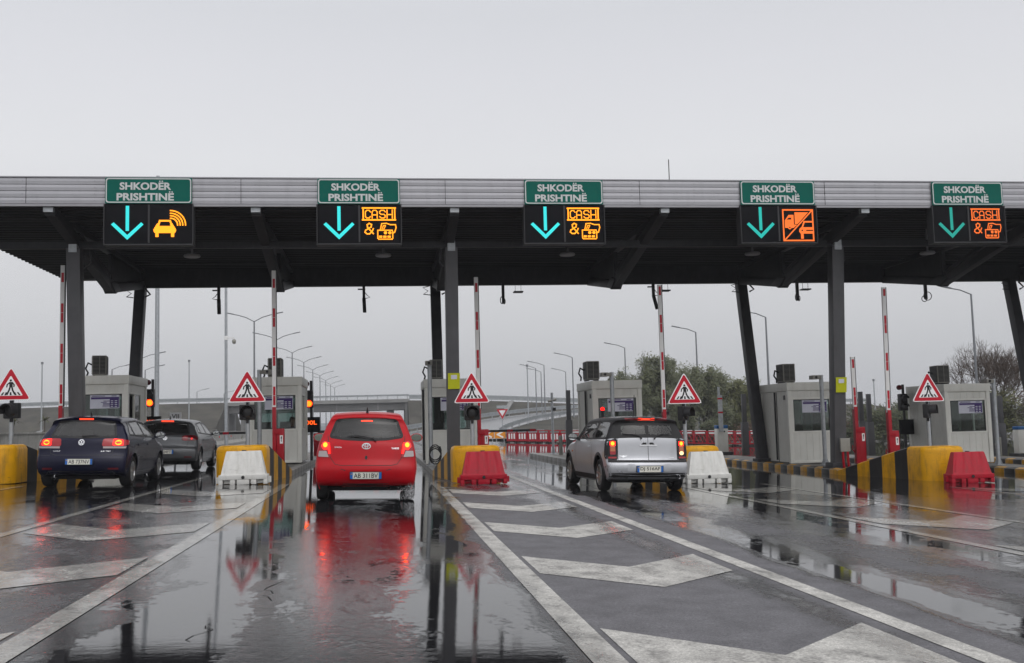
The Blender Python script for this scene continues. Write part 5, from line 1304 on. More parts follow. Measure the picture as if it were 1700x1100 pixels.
def cutter(mb):
    o = mb.build('cutter', [M_black, M_black]); o.data.polygons.foreach_set('material_index', [1]*len(o.data.polygons)); return o
def inside(p, poly):
    r = False; n = len(poly)
    for i in range(n):
        (a, b), (c, d) = poly[i], poly[i-1]
        if (b > p[1]) != (d > p[1]) and p[0] < (c-a)*(p[1]-b)/(d-b)+a: r = not r
    return r
def round_poly(P, r, k=4):
    out = []; n = len(P)
    for i in range(n):
        a, b, d = Vector(P[i-1]), Vector(P[i]), Vector(P[(i+1) % n])
        ra = min(r, (a-b).length*.45, (d-b).length*.45); u, v = (a-b).normalized()*ra, (d-b).normalized()*ra
        out += [tuple(b+u*(1-t/k)**2+v*(t/k)**2) for t in range(k+1)]
    return out
class Skin:
    """lays panes, lamps and seams on a car body by projecting flat outlines onto it"""
    def __init__(s, bm): s.t = BVHTree.FromBMesh(bm)
    def hit(s, d, a, b):
        o, v = {'rear': ((a, -4, b), (0, 1, 0)), 'front': ((a, 9, b), (0, -1, 0)), 'right': ((4, a, b), (-1, 0, 0)), 'left': ((-4, a, b), (1, 0, 0)), 'top': ((a, b, 5), (0, 0, -1))}[d]
        p, n, i, q = s.t.ray_cast(Vector(o), Vector(v))
        if p is None:
            g = {'rear': (a, .1, b), 'front': (a, 3.9, b), 'right': (.8, a, b), 'left': (-.8, a, b), 'top': (a, b, 1.4)}[d]
            p, n, i, q = s.t.find_nearest(Vector(g))
        if n.dot(Vector(v)) > 0: n = -n
        return p, n
    def patch(s, mb, d, poly, off=.003, hole=None, res=.05, skirt=.012):
        def dens(P):
            out = []
            for i in range(len(P)):
                a, b = Vector(P[i]), Vector(P[(i+1) % len(P)]); k = max(1, int((b-a).length/res)); out += [a.lerp(b, j/k) for j in range(k)]
            return out
        B = dens(poly); pts = list(B); eds = [(i, (i+1) % len(B)) for i in range(len(B))]
        if hole:
            h = dens(hole); o = len(pts); pts += h; eds += [(o+i, o+(i+1) % len(h)) for i in range(len(h))]
        x0, x1 = min(p.x for p in B), max(p.x for p in B); y0, y1 = min(p.y for p in B), max(p.y for p in B)
        if not hole:
            nx, ny = int((x1-x0)/res), int((y1-y0)/res)
            for i in range(1, nx):
                for j in range(1, ny):
                    q = (x0+(x1-x0)*i/nx, y0+(y1-y0)*j/ny)
                    if inside(q, [tuple(p) for p in B]) and min((Vector(q)-p).length for p in B) > res*.4: pts.append(Vector(q))
        V, E, F, *_ = delaunay_2d_cdt([Vector(p) for p in pts], eds, [], 0, 1e-5)
        Bt = [tuple(p) for p in B]; Ht = [tuple(p) for p in hole] if hole else None
        F = [f for f in F if inside((c := (sum(V[i].x for i in f)/3, sum(V[i].y for i in f)/3)), Bt) and not (Ht and inside(c, Ht))]
        hits = [s.hit(d, v.x, v.y) for v in V]
        vs = [p+n*off for p, n in hits]; cnt = {}
        for f in F:
            for a, b in zip(f, f[1:]+f[:1]): cnt[(a, b)] = cnt.get((a, b), 0)+1
        fs = [list(f) for f in F]
        if skirt:
            o = len(vs); vs += [p+n*(off-skirt) for p, n in hits]
            fs += [[a, b, o+b, o+a] for (a, b) in cnt if (b, a) not in cnt]
        mb.add(vs, fs)
    def strip(s, mb, d, pts, w, off=.0015, skirt=.006):
        """a seam or strip of width w along a polyline"""
        for (a, b), (c, e) in zip(pts, pts[1:]):
            L = math.hypot(c-a, e-b); k = max(1, int(L/.05)); ux, uy = (c-a)/L, (e-b)/L; row = []
            for i in range(k+1):
                q = (a+(c-a)*i/k, b+(e-b)*i/k)
                r = []
                for sg in (-1, 1):
                    p, n = s.hit(d, q[0]-uy*w/2*sg, q[1]+ux*w/2*sg); r.append(p+n*off)
                row.append(r)
            mb.add([p for r in row for p in r], [(2*i, 2*i+1, 2*i+3, 2*i+2) for i in range(k)])
def wheel(t, x, y, r, w, spokes, m_rim, right):
    o = thing('wheel', None, None); o.parent = t; o.location = (x, y, r)
    sg = 1 if right else -1
    a = MB(); h = w/2
    a.lathe([(r*.63, -h+.01), (r*.70, -h), (r*.86, -h-.006), (r*.96, -h+.012), (r, -h+.05), (r, h-.05), (r*.96, h-.012), (r*.86, h+.006), (r*.70, h), (r*.63, h-.01), (r*.62, 0), (r*.63, -h+.01)], (0, 0, 0), 'x', 36)
    for k in range(36):
        pass
    a.build('tyre', M_rubber, o, smooth=35)
    a = MB(); R0 = r*.645
    a.lathe([(R0, sg*(h-.006)), (R0*.955, sg*(h-.002)), (R0*.93, sg*(h-.03)), (R0*.90, sg*(-h*.4)), (R0, sg*(-h+.02))], (0, 0, 0), 'x', 36)
    for k in range(spokes):
        an = 2*math.pi*k/spokes+.3
        for dv in ((-.07, .07) if spokes <= 6 else (0,)):
            b = an+dv; e = an+dv*2.2
            a.bar((sg*(h-.035), math.cos(b)*r*.10, math.sin(b)*r*.10), (sg*(h-.018), math.cos(e)*R0*.95, math.sin(e)*R0*.95), .028, .035, (1, 0, 0))
    a.lathe([(0, sg*(h-.012)), (r*.10, sg*(h-.014)), (r*.15, sg*(h-.03)), (r*.15, sg*(h-.09))], (0, 0, 0), 'x', 20)
    a.build('rim', m_rim, o, smooth=35)
    a = MB(); a.lathe([(0, sg*(h-.13)), (r*.55, sg*(h-.13)), (r*.55, sg*(h-.16)), (0, sg*(h-.16))], (0, 0, 0), 'x', 24); a.build('brake_disc', M_dark, o)
M_rim = mat('alloy rim', (.46, .47, .48), .28, .85, var=.08, vscale=8, dirt=(.12, .11, .10, .6))
M_under = mat('underbody', (.008, .008, .009), .8, var=.2)
M_seat = mat('car seat cloth', (.03, .03, .033), .9, var=.2)
M_lensr = mat('red lens', (.30, .006, .012), .08, var=.06, coat=.6)
M_lensd = mat('dark red lens', (.10, .004, .008), .08, var=.06, coat=.6)
M_lensw = mat('clear lens', (.36, .31, .31), .08, var=.05, coat=.5)
M_lensa = mat('amber lens', (.45, .14, .05), .08, var=.05, coat=.5)
M_brk = glow('brake light core', (1.0, .06, .002), 16.0)
M_brk2 = glow('brake light', (1.0, .006, .003), 6.0)
M_brk3 = glow('high brake light', (1.0, .05, .015), 2.2)
M_rev = glow('reversing light', (1.0, .55, .25), 2.6)
M_plate = mat('number plate white', (.70, .69, .62), .4, var=.05, dirt=(.35, .33, .3, .4)); M_plb = mat('number plate blue', (.02, .13, .45), .4, var=.05)
M_plk = mat('plate letters', (.015, .015, .018), .5)
M_trim = mat('black trim', (.02, .02, .021), .5, var=.15)
M_mirror = mat('mirror glass', (.55, .57, .58), .03, 1., var=0)
def sym(P): return [(-a, b) for a, b in reversed(P)]

def car(name, label, loc, rz, S):
    t = thing(name, label, 'car', loc, rz); t.rotation_euler = (0, math.atan(.029), rz)
    Wt, wl = S['W'], S['wheels']
    def W(y, z):
        w = lerp_table(Wt, z)
        if y > S['L']-1.0: w *= 1-.075*min(1, (y-S['L']+1.0)/1.0)**2
        if y < .6: w *= 1-S.get('tail', .02)*((.6-y)/.6)**2
        for wy in (wl[0], wl[1]):
            d = math.hypot(y-wy, z-S['r'])-(S['r']+.07); w += S.get('flare', .016)*math.exp(-(d/.085)**2)*(1 if z < .85 else 0)
        return w
    spine = (.62, S['L']-.7, .62)
    paint = S['paint']
    bm = pillow(S['outline'], W, S['c'][0], S['c'][1], S['c'][2], S['edge'], spine=spine)
    sk = Skin(bm)
    me = bpy.data.meshes.new('body'); bm.to_mesh(me); bm.free(); me.materials.append(paint); me.materials.append(M_under)
    body = bpy.data.objects.new('body', me); COL.objects.link(body); body.parent = t
    body.parent = None
    cut = []
    for wy in wl:
        for sx in (-1, 1):
            m = MB(); m.cyl((sx*.40, wy, S['r']+.02), (sx*1.3, wy, S['r']+.02), S['r']+.055, n=36); cut.append(cutter(m))
    cb = pillow(S['cabin'], lambda y, z: W(y, z)-.075, S['c'][0]*.8, S['c'][1]*.8, S['c'][2]+.01, (.08, .08, .08, .04), n=70, spine=(S['cabin'][0][0]+.5, S['cabin'][0][0]+1.7, .75), kflat=5, kedge=4, kside=5)
    me = bpy.data.meshes.new('cabin'); cb.to_mesh(me); cb.free(); me.materials.append(M_under); me.materials.append(M_under); me.polygons.foreach_set('material_index', [1]*len(me.polygons))
    co = bpy.data.objects.new('cabin', me); COL.objects.link(co); cut.append(co)
    mid = S['L']*.45
    m = MB(); m.prism(S['rear_window'], 'xz', -1, mid); cut.append(cutter(m))
    m = MB(); m.prism(S['front_window'], 'xz', mid+.2, S['L']+1); cut.append(cutter(m))
    for P in S['side_windows']:
        m = MB(); m.prism(P, 'yz', -2, -.25); cut.append(cutter(m)); m = MB(); m.prism(P, 'yz', .25, 2); cut.append(cutter(m))
    boolean(body, cut); body.parent = t
    if S.get('black_top'):
        body.data.materials.append(S['black_top'][2])
        for f in body.data.polygons:
            if f.material_index == 0 and f.center.z > S['black_top'][0] and f.center.y < S['black_top'][1]: f.material_index = 2
    body.data.polygons.foreach_set('use_smooth', [True]*len(body.data.polygons)); body.data.set_sharp_from_angle(angle=R(38))
    def grow(P, e):
        c = Vector((sum(p[0] for p in P)/len(P), sum(p[1] for p in P)/len(P))); out = []; n = len(P)
        for i in range(n):
            a, b, d = Vector(P[i-1]), Vector(P[i]), Vector(P[(i+1) % n]); u = ((b-a).normalized()+(d-b).normalized()).normalized(); q = Vector((u.y, -u.x))
            if inside(tuple(b+q*.004), P): q = -q
            out.append(tuple(b+q*e))
        return out
    def glass(nm, d, P, m, fr=.032):
        g = MB(); sk.patch(g, d, grow(P, .006), .002, skirt=.006); o = g.build(nm, m, t, smooth=60)
        f = MB(); sk.patch(f, d, grow(P, .012), .0035, hole=grow(P, -fr), skirt=.008); f.build('window_border', M_trim, o, smooth=60)
        return o
    glass('rear_window', 'rear', S['rear_window'], S['glass'][0]); glass('windscreen', 'front', S['front_window'], S['glass'][1])
    for P in S['side_windows']:
        for d in ('left', 'right'): glass('side_window', d, P, S['glass'][2], .022)
    # shut lines
    for d, P, w in S['seams']:
        sm = MB(); sk.strip(sm, d, P, w); sm.build('shut_line', M_trim, t)
    for nm, d, P, off, mm in S['patches']:
        par = t; 
        m = MB()
        for dd, PP in ([(d, P)] if d != 'multi' else P): sk.patch(m, dd, PP, off)
        m.build(nm, mm, t, smooth=50)
    # wheel arch lips
    for wy in wl:
        for sx in (-1, 1):
            m = MB(); rr = S['r']+.055; z0 = S['r']+.02; n = 28; row = []
            for i in range(n+1):
                a = R(-18)+R(216)*i/n
                rows = []
                for q, off in ((rr-.012, -.006), (rr-.004, .005), (rr+S['lip'], .005), (rr+S['lip']+.008, -.004)):
                    yy, zz = wy+q*math.cos(a), z0+q*math.sin(a); zz = max(zz, .2)
                    rows.append((sx*(W(yy, zz)+off), yy, zz))
                row.append(rows)
            m.add([p for r_ in row for p in r_], [(4*i+j, 4*i+j+1, 4*i+5+j, 4*i+4+j) for i in range(n) for j in range(3)])
            m.build('wheel_arch', S['lip_mat'], t, smooth=50)
    tw = S['track']
    for wy in wl:
        for sx in (-1, 1): wheel(t, sx*tw, wy, S['r'], S['tw'], S['spokes'], M_rim, sx > 0)
    m = MB(); m.bx(-.62, .62, .35, S['L']-.5, .17, .26); m.cyl((-.8, wl[0], S['r']), (.8, wl[0], S['r']), .06, n=8); m.bx(-.35, .3, .28, .75, .2, .3); m.build('underbody', M_under, t)
    if S.get('exhaust'):
        ex, ez = S['exhaust']; m = MB(); m.lathe([(.028, -.02), (.036, -.03), (.036, .25), (.028, .25), (.028, -.02)], (ex, .06, ez), 'y', 14); m.build('exhaust', M_chrome, t, smooth=50)
    # plate
    pc, ph = S['plate']; p, nn = sk.hit('rear', pc, ph); tilt = math.atan2(nn.z, -nn.y)
    po = thing('number_plate', None, None); po.parent = t; po.location = (pc, p.y-.012, ph); po.rotation_euler = (-tilt*.6, 0, 0)
    m = MB(); m.bx(-.268, .268, -.012, .03, -.063, .063); m.build('holder', M_trim, po, bevel=.006)
    m = MB(); m.bx(-.26, .26, -.0165, -.012, -.055, .055); m.build('board', M_plate, po)
    m = MB(); m.bx(-.26, -.218, -.0185, -.016, -.055, .055); m.bx(.218, .26, -.0185, -.016, -.055, .055); m.build('blue_band', M_plb, po)
    m = MB(); text(m, S['reg'], 0, 0, -.0178, w=.40, h=.078, bold=.012); m.build('lettering', M_plk, po)
    m = MB(); m.add([(-.25, -.0195, .02), (-.228, -.0195, .02), (-.228, -.0195, .035), (-.25, -.0195, .035)], [(0, 1, 2, 3)]); m.build('country_mark', M_yel, po)
    # mirrors
    for sx in (-1, 1):
        my, mz = S['mirror']; x0 = W(my, mz)
        m = MB(); m.lathe([(0, -.11), (.07, -.10), (.10, -.05), (.105, .0), (.10, .02), (0, .022)], (0, 0, 0), 'y', 18)
        m.v = [(sx*(x0+.15)+v[0]*S.get('mw', 1.15), my-v[1], mz+.03+v[2]*.78) for v in m.v]
        m.bar((sx*(x0-.03), my+.03, mz-.02), (sx*(x0+.09), my+.03, mz), .05, .05)
        o = m.build('door_mirror', S['mirror_mat'], t, smooth=50)
        m = MB(); m.lathe([(0, 0), (.088, 0), (.088, -.002)], (0, 0, 0), 'y', 18); m.v = [(sx*(x0+.15)+v[0]*S.get('mw', 1.15), my-.0235, mz+.03+v[2]*.78) for v in m.v]; m.build('mirror_glass', M_mirror, o)
    # seats seen through the glass
    for sx in (-.36, .36):
        for yy in S['seats']:
            m = MB(); m.bx(sx-.22, sx+.22, yy, yy+.12, .45, .98); m.bx(sx-.11, sx+.11, yy+.01, yy+.09, 1.01, 1.17); m.bx(sx-.22, sx+.22, yy, yy+.5, .35, .5); m.build('seat', M_seat, t, bevel=.05)
    m = MB(); m.bx(-.6, .6, S['dash'], S['dash']+.35, .75, .93); m.bx(-.55, .55, .5, S['seats'][0]+.1, .5, .75) ; m.build('dashboard', M_under, t, bevel=.03)
    # rear wiper
    for P in S['wipers']:
        pts = [sk.hit('rear', a, b) for a, b in P]; m = MB(); m.tube([p+n*.028 for p, n in pts], [.016]+[.010]*(len(pts)-2)+[.008], 6); m.build('wiper', M_black, t, smooth=60)
    # badges and lettering
    def emblem(nm, cx, cz, draw, mm):
        m = MB(); St = Stroke(m, 0); draw(St, m)
        p, n = sk.hit('rear', cx, cz)
        out = []
        for a, y, b in m.v:
            q, nn = sk.hit('rear', cx+a, cz+b); out.append(tuple(q+nn*(.006-y)))
        m.v = out; m.build(nm, mm, t)
    for nm, cx, cz, dr, mm in S['emblems']: emblem(nm, cx, cz, dr, mm)
    if S.get('aerial'):
        ay, L, sl = S['aerial']; p, n = sk.hit('top', 0, ay); m = MB()
        m.tube([p-Vector((0, 0, .02)), p+Vector((0, .0, .03)), p+Vector((0, -sl*L, L))], [.03, .02, .005], 6); m.build('aerial', M_black, t, smooth=50)
    return t, sk, W
def ring(S_, r, w, n=24, sx=1., sz=1., cx=0, cz=0):
    P = [(cx+r*sx*math.cos(2*math.pi*i/n), cz+r*sz*math.sin(2*math.pi*i/n)) for i in range(n+1)]; S_.line(P, w)
def vw(St, m):
    ring(St, .054, .010); St.line([(-.024, .044), (0, .006), (.024, .044)], .011); St.line([(-.045, .018), (-.018, -.042), (0, -.002), (.018, -.042), (.045, .018)], .011)
def ovals(St, m):
    ring(St, .066, .012, sx=1.05, sz=.70); ring(St, .034, .010, sx=.62, sz=1.25); ring(St, .05, .010, sx=1.0, sz=.42, cz=.016)
def wings(St, m):
    St.disc(0, 0, .022)
    for s in (-1, 1): St.poly([(s*.02, -.008), (s*.075, .006), (s*.078, .016), (s*.02, .014)])
def word(body, w, h):
    def f(St, m): text(m, body, 0, 0, -.001, w=w, h=h, bold=.01)
    return f
def paint(name, col, rough=.22, metal=0., spec=.18, coat=.18):
    return mat(name, col, rough, metal, var=.04, vscale=1.5, coat=coat, spec=spec, dirt=(col[0]*.6+.006, col[1]*.6+.006, col[2]*.6+.005, .4))
P_red = paint('red car paint', (.40, .0, .006), .32); P_blue = paint('dark blue car paint', (.0045, .005, .022), .25, .1); P_grey = paint('dark grey car paint', (.11, .114, .122), .25, .35); P_silver = paint('silver blue car paint', (.42, .43, .455), .28, .5)
M_gl = glass_mat('tinted car glass', (.30, .33, .33), 1., film=.03); M_gl2 = glass_mat('clear car glass', (.74, .84, .80), 1., film=.02); M_gl3 = glass_mat('smoked car glass', (.12, .12, .14), 1., film=.03)

M_badge = mat('badge metal', (.42, .43, .45), .35, .8, var=.05)
# --- red small hatchback
oy = [(.14, .27, .4), (.045, .36), (.0, .50), (.012, .60), (.05, .66, .4), (.075, .74), (.10, .86), (.135, .99), (.185, 1.06), (.285, 1.24), (.375, 1.395), (.355, 1.445, .3), (.43, 1.475, .4), (.75, 1.505), (1.3, 1.53), (1.9, 1.515), (2.30, 1.44), (2.75, 1.20), (3.02, 1.03, .4), (3.30, .95), (3.58, .80), (3.72, .60), (3.74, .40), (3.66, .25, .4), (3.2, .20), (1.8, .19), (.5, .21)]
cabin = [(.42, .45), (.30, .85), (.36, 1.08), (.52, 1.36), (.9, 1.455), (1.5, 1.475), (2.1, 1.42), (2.55, 1.22), (2.85, .98), (2.75, .55), (2.3, .38), (1.2, .36)]
rw = round_poly([(-.625, 1.075), (-.35, 1.035), (0, 1.022), (.35, 1.035), (.625, 1.075), (.515, 1.375), (.30, 1.392), (-.30, 1.392), (-.515, 1.375)], .05)
fwn = round_poly([(-.62, 1.06), (.62, 1.06), (.50, 1.42), (-.50, 1.42)], .06)
sd = [round_poly([(.55, 1.06), (1.30, 1.03), (1.28, 1.40), (.80, 1.38)], .05), round_poly([(1.38, 1.03), (2.60, 1.02), (2.15, 1.36), (1.36, 1.41)], .05)]
lampR = [(.63, .995), (.72, 1.02), (.765, .95), (.80, .86), (.815, .745), (.59, .735), (.60, .80), (.645, .90)]
lampWr = [(.668, .845), (.790, .845), (.802, .75), (.628, .742)]
S = dict(L=3.74, r=.29, wheels=(.57, 3.03), track=.735, tw=.185, spokes=5, W=[(.2, .76), (.35, .82), (.55, .845), (.78, .845), (.95, .815), (1.04, .775), (1.2, .715), (1.38, .625), (1.5, .57)],
    outline=oy, cabin=cabin, c=(.105, .26, .03), edge=(.10, .16, .085, .06), paint=P_red, glass=(M_gl, M_gl3, M_gl), rear_window=rw, front_window=fwn, side_windows=sd, flare=.016, tail=.02,
    seams=[('rear', [(-.655, 1.10), (-.60, .735), (-.52, .625), (-.42, .605), (.42, .605), (.52, .625), (.60, .735), (.655, 1.10)], .010), ('rear', [(-.42, .545), (-.34, .52)], .012), ('rear', [(.42, .545), (.34, .52)], .012)]+[(d, P, .008) for d in ('left', 'right') for P in ([(1.33, 1.02), (1.33, .45), (1.5, .30)], [(2.62, 1.0), (2.60, .3)], [(.62, 1.02), (.78, .78)], [(.80, .30), (2.6, .28)])],
    patches=[('tail_lamp', 'rear', round_poly(lampR, .03), .008, M_lensr), ('tail_lamp', 'rear', round_poly(sym(lampR), .03), .008, M_lensr),
             ('clear_lens', 'rear', round_poly(lampWr, .015), .011, M_lensw), ('clear_lens', 'rear', round_poly(sym(lampWr), .015), .011, M_lensw),
             ('brake_glow', 'rear', round_poly([(.625, .98), (.72, .99), (.755, .92), (.70, .86), (.645, .89), (.625, .80), (.60, .80)], .02), .0105, M_brk2), ('brake_glow', 'rear', round_poly(sym([(.625, .98), (.72, .99), (.755, .92), (.70, .86), (.645, .89), (.625, .80), (.60, .80)]), .02), .0105, M_brk2),
             ('brake_bulb', 'rear', [(.690+.038*math.cos(i*.628), .945+.040*math.sin(i*.628)) for i in range(10)], .0125, M_brk), ('brake_bulb', 'rear', [(-.690+.038*math.cos(i*.628), .945+.040*math.sin(i*.628)) for i in range(10)], .0125, M_brk),
             ('high_brake_light', 'rear', [(-.10, 1.345), (.10, 1.345), (.10, 1.372), (-.10, 1.372)], .008, M_brk3),
             ('lower_bumper', 'rear', [(-.42, .265), (.42, .265), (.38, .30), (-.38, .30)], .004, M_trim),
             ('lock_button', 'rear', [(.0+.022*math.cos(i*.628), .735+.035*math.sin(i*.628)) for i in range(10)], .006, M_black), ('plate_recess', 'rear', [(-.30, .365), (.30, .365), (.34, .535), (-.34, .535)], .003, P_red)],
    lip=.012, lip_mat=P_red, exhaust=(.38, .235), plate=(.0, .44), reg='AB 311BV', mirror=(2.62, 1.02), mirror_mat=P_red, seats=(.95, 1.75), dash=2.55, wipers=[[(.16, 1.0), (.10, 1.045), (0, 1.07), (-.15, 1.085), (-.32, 1.08)]],
    emblems=[('emblem', 0, .925, ovals, M_badge), ('lettering', -.475, .905, word('TOYOTA', .12, .022), M_chrome), ('lettering', .485, .888, word('YARIS', .13, .030), M_chrome)], aerial=(.62, .10, .6))
RED = car('red_car', 'bright red small hatchback braking in the middle lane, seen from behind', (-.275, 17.55, gz(-.275)), 0, S)

M_dimr = glow('dim tail light', (1.0, .01, .006), .9)
# --- two hatchbacks of a kind, dark blue and dark grey
og = [(.16, .26, .4), (.05, .34), (.0, .46), (.0, .60), (.04, .67, .4), (.075, .74), (.095, .86), (.125, .98), (.19, 1.055), (.36, 1.26), (.44, 1.375), (.37, 1.418, .3), (.45, 1.445, .4), (.85, 1.47), (1.5, 1.48), (2.1, 1.455), (2.5, 1.37), (2.95, 1.13), (3.2, 1.0, .4), (3.6, .92), (3.98, .80), (4.15, .62), (4.19, .42), (4.1, .25, .4), (3.5, .19), (2, .18), (.6, .20)]
cabg = [(.46, .45), (.36, .85), (.40, 1.05), (.62, 1.33), (1.0, 1.41), (1.6, 1.425), (2.2, 1.385), (2.7, 1.17), (3.0, .95), (2.9, .55), (2.4, .38), (1.3, .36)]
rwg = round_poly([(-.645, 1.03), (0, 1.01), (.645, 1.03), (.545, 1.345), (0, 1.365), (-.545, 1.345)], .055)
fwg = round_poly([(-.64, 1.03), (.64, 1.03), (.52, 1.38), (-.52, 1.38)], .06)
sdg = [round_poly([(.62, 1.07), (1.02, 1.05), (1.02, 1.30), (.95, 1.33)], .04), round_poly([(1.08, 1.05), (1.86, 1.02), (1.84, 1.375), (1.12, 1.34)], .05), round_poly([(1.93, 1.02), (2.86, 1.00), (2.40, 1.30), (1.92, 1.375)], .05)]
seamg = [('rear', [(-.68, 1.05), (-.62, .80), (-.60, .70), (-.50, .665), (.50, .665), (.60, .70), (.62, .80), (.68, 1.05)], .011), ('rear', [(-.82, .66), (-.6, .655)], .008), ('rear', [(.82, .66), (.6, .655)], .008)]+[(d, P, .008) for d in ('left', 'right') for P in ([(1.05, 1.04), (1.05, .80), (1.12, .60), (1.3, .30)], [(1.90, 1.0), (1.90, .30)], [(2.88, .98), (2.86, .3)], [(1.3, .29), (2.86, .28)], [(.9, .80), (3.2, .74)])]
hand = [('door_handle', d, round_poly([(a, .84), (a+.17, .835), (a+.17, .875), (a, .88)], .015), .018) for d in ('left', 'right') for a in (1.14, 2.0)]
lampg = [(.395, .865), (.41, .99), (.60, 1.0), (.80, .985), (.86, .90), (.84, .845), (.42, .84)]
lampgs = [(.23, .865), (.25, .975), (.40, .95), (.36, .88)]
inn = [(.60, .855), (.60, .985), (.775, .97), (.80, .86)]
low = [(.42, .80), (.84, .80), (.85, .838), (.42, .838)]
def golf(name, label, loc, rz, paintm, reg, version):
    if version == 6:
        pt = [('tail_lamp', 'multi', [('rear', round_poly(lampg, .03)), ('right', round_poly(lampgs, .02))], .009, M_lensr), ('tail_lamp', 'multi', [('rear', round_poly(sym(lampg), .03)), ('left', round_poly(lampgs, .02))], .009, M_lensr),
              ('clear_lens', 'rear', low, .010, M_lensw), ('clear_lens', 'rear', sym(low), .010, M_lensw),
              ('brake_glow', 'rear', round_poly(inn, .03), .0115, M_brk2), ('brake_glow', 'rear', round_poly(sym(inn), .03), .0115, M_brk2),
              ('brake_bulb', 'rear', [(.70+.062*math.cos(i*.628), .915+.05*math.sin(i*.628)) for i in range(10)], .0135, M_brk), ('brake_bulb', 'rear', [(-.70+.062*math.cos(i*.628), .915+.05*math.sin(i*.628)) for i in range(10)], .0135, M_brk),
              ('high_brake_light', 'rear', [(-.14, 1.386), (.14, 1.386), (.14, 1.41), (-.14, 1.41)], .010, M_brk3)]
    else:
        lv = [(.44, .86), (.45, .985), (.58, 1.0), (.80, 1.0), (.85, .93), (.83, .845), (.60, .835)]
        pt = [('tail_lamp', 'multi', [('rear', round_poly(lv, .04)), ('right', round_poly(lampgs, .02))], .009, M_lensd), ('tail_lamp', 'multi', [('rear', round_poly(sym(lv), .04)), ('left', round_poly(lampgs, .02))], .009, M_lensd),
              ('round_lens', 'rear', [(.545+.072*math.cos(i*.45), .918+.068*math.sin(i*.45)) for i in range(14)], .012, M_lensr), ('round_lens', 'rear', [(-.545+.072*math.cos(i*.45), .918+.068*math.sin(i*.45)) for i in range(14)], .012, M_lensr),
              ('brake_bulb', 'rear', [(.715+.03*math.cos(i*.628), .905+.03*math.sin(i*.628)) for i in range(10)], .012, M_dimr), ('brake_bulb', 'rear', [(-.715+.03*math.cos(i*.628), .905+.03*math.sin(i*.628)) for i in range(10)], .012, M_dimr),
              ('high_brake_light', 'rear', [(-.17, 1.386), (.17, 1.386), (.17, 1.415), (-.17, 1.415)], .010, M_brk3)]
    pt += [('reflector', 'rear', round_poly([(a, .375), (a+.20, .375), (a+.20, .41), (a, .41)], .012), .006, M_lensd) for a in (-.74, .54)]
    pt += [('lower_bumper', 'rear', [(-.70, .27), (.70, .27), (.62, .345), (-.62, .345)], .004, M_trim)]
    pt += [h+(paintm,) for h in hand]
    S = dict(L=4.19, r=.315, wheels=(.76, 3.335), track=.77, tw=.215, spokes=5, W=[(.2, .80), (.35, .86), (.55, .886), (.76, .890), (.95, .87), (1.03, .835), (1.2, .745), (1.36, .645), (1.46, .58)],
        outline=og, cabin=cabg, c=(.13, .26, .04), edge=(.11, .16, .12, .06), paint=paintm, glass=(M_gl3 if version == 6 else M_gl, M_gl2, M_gl), rear_window=rwg, front_window=fwg, side_windows=sdg, flare=.012, tail=.02,
        seams=seamg, patches=pt, lip=.010, lip_mat=paintm, exhaust=(-.45, .24), plate=(0, .535), reg=reg, mirror=(2.82, 1.02), mirror_mat=M_black if version == 5 else paintm, seats=(1.0, 1.9), dash=2.75,
        wipers=[[(0, 1.035), (.05, 1.03), (.22, 1.05), (.30, 1.055)] if version == 6 else [(0, 1.035), (.2, 1.045)]],
        emblems=[('emblem', 0, .92, vw, M_chrome)]+([('lettering', -.475, .745, word('GOLF', .15, .022), M_chrome), ('lettering', .47, .745, word('2.0 TDI', .18, .022), M_chrome)] if version == 6 else [('lettering', -.50, .75, word('GOLF', .14, .020), M_chrome)]), aerial=(.75, .09, .5))
    return car(name, label, loc, rz, S)
golf('blue_car', 'dark blue hatchback waiting at the leftmost booth with brake lights on', (-6.06, 21.75, gz(-6.06)), R(0), P_blue, 'AB 737NV', 6)
golf('grey_car', 'dark grey hatchback ahead of the dark blue one in the left lane', (-6.08, 30.0, gz(-6.08)), R(0), P_grey, 'AA 524YT', 5)

# --- silver boxy estate with two rear doors
om = [(.14, .24, .4), (.03, .32), (.0, .42), (.0, .53), (.05, .575, .3), (.085, .66), (.10, .80), (.115, .98), (.135, 1.04), (.20, 1.22), (.245, 1.335), (.18, 1.365, .3), (.26, 1.395, .35), (.6, 1.415), (1.3, 1.43), (2.0, 1.415), (2.35, 1.36), (2.68, 1.14), (2.88, .99, .35), (3.25, .93), (3.6, .83), (3.85, .66), (3.93, .45), (3.86, .25, .4), (3.3, .17), (2, .16), (.5, .19)]
cabm = [(.38, .42), (.24, .80), (.26, 1.05), (.36, 1.30), (.75, 1.365), (1.5, 1.375), (2.1, 1.33), (2.5, 1.13), (2.7, .92), (2.6, .5), (2.2, .34), (1.2, .33)]
rwm = [round_poly([(-.56, 1.045), (-.035, 1.045), (-.035, 1.275), (-.515, 1.275)], .04)]
rwa = round_poly([(-.58, 1.045), (.58, 1.045), (.53, 1.275), (-.53, 1.275)], .045)
fwm = round_poly([(-.62, 1.00), (.62, 1.00), (.52, 1.32), (-.52, 1.32)], .06)
sdm = [round_poly([(.34, 1.00), (1.24, .985), (1.22, 1.315), (.42, 1.30)], .05), round_poly([(1.32, .985), (2.50, .97), (2.16, 1.28), (1.30, 1.315)], .05)]
lampm = [(.615, .60), (.605, .97), (.64, 1.00), (.77, .96), (.80, .80), (.805, .60)]
ci = lambda cx, cz, r, rz_=None: [(cx+r*math.cos(i*.45), cz+(rz_ or r)*math.sin(i*.45)) for i in range(14)]
bx_ = lambda a, b, c, d: [(a, b), (c, b), (c, d), (a, d)]
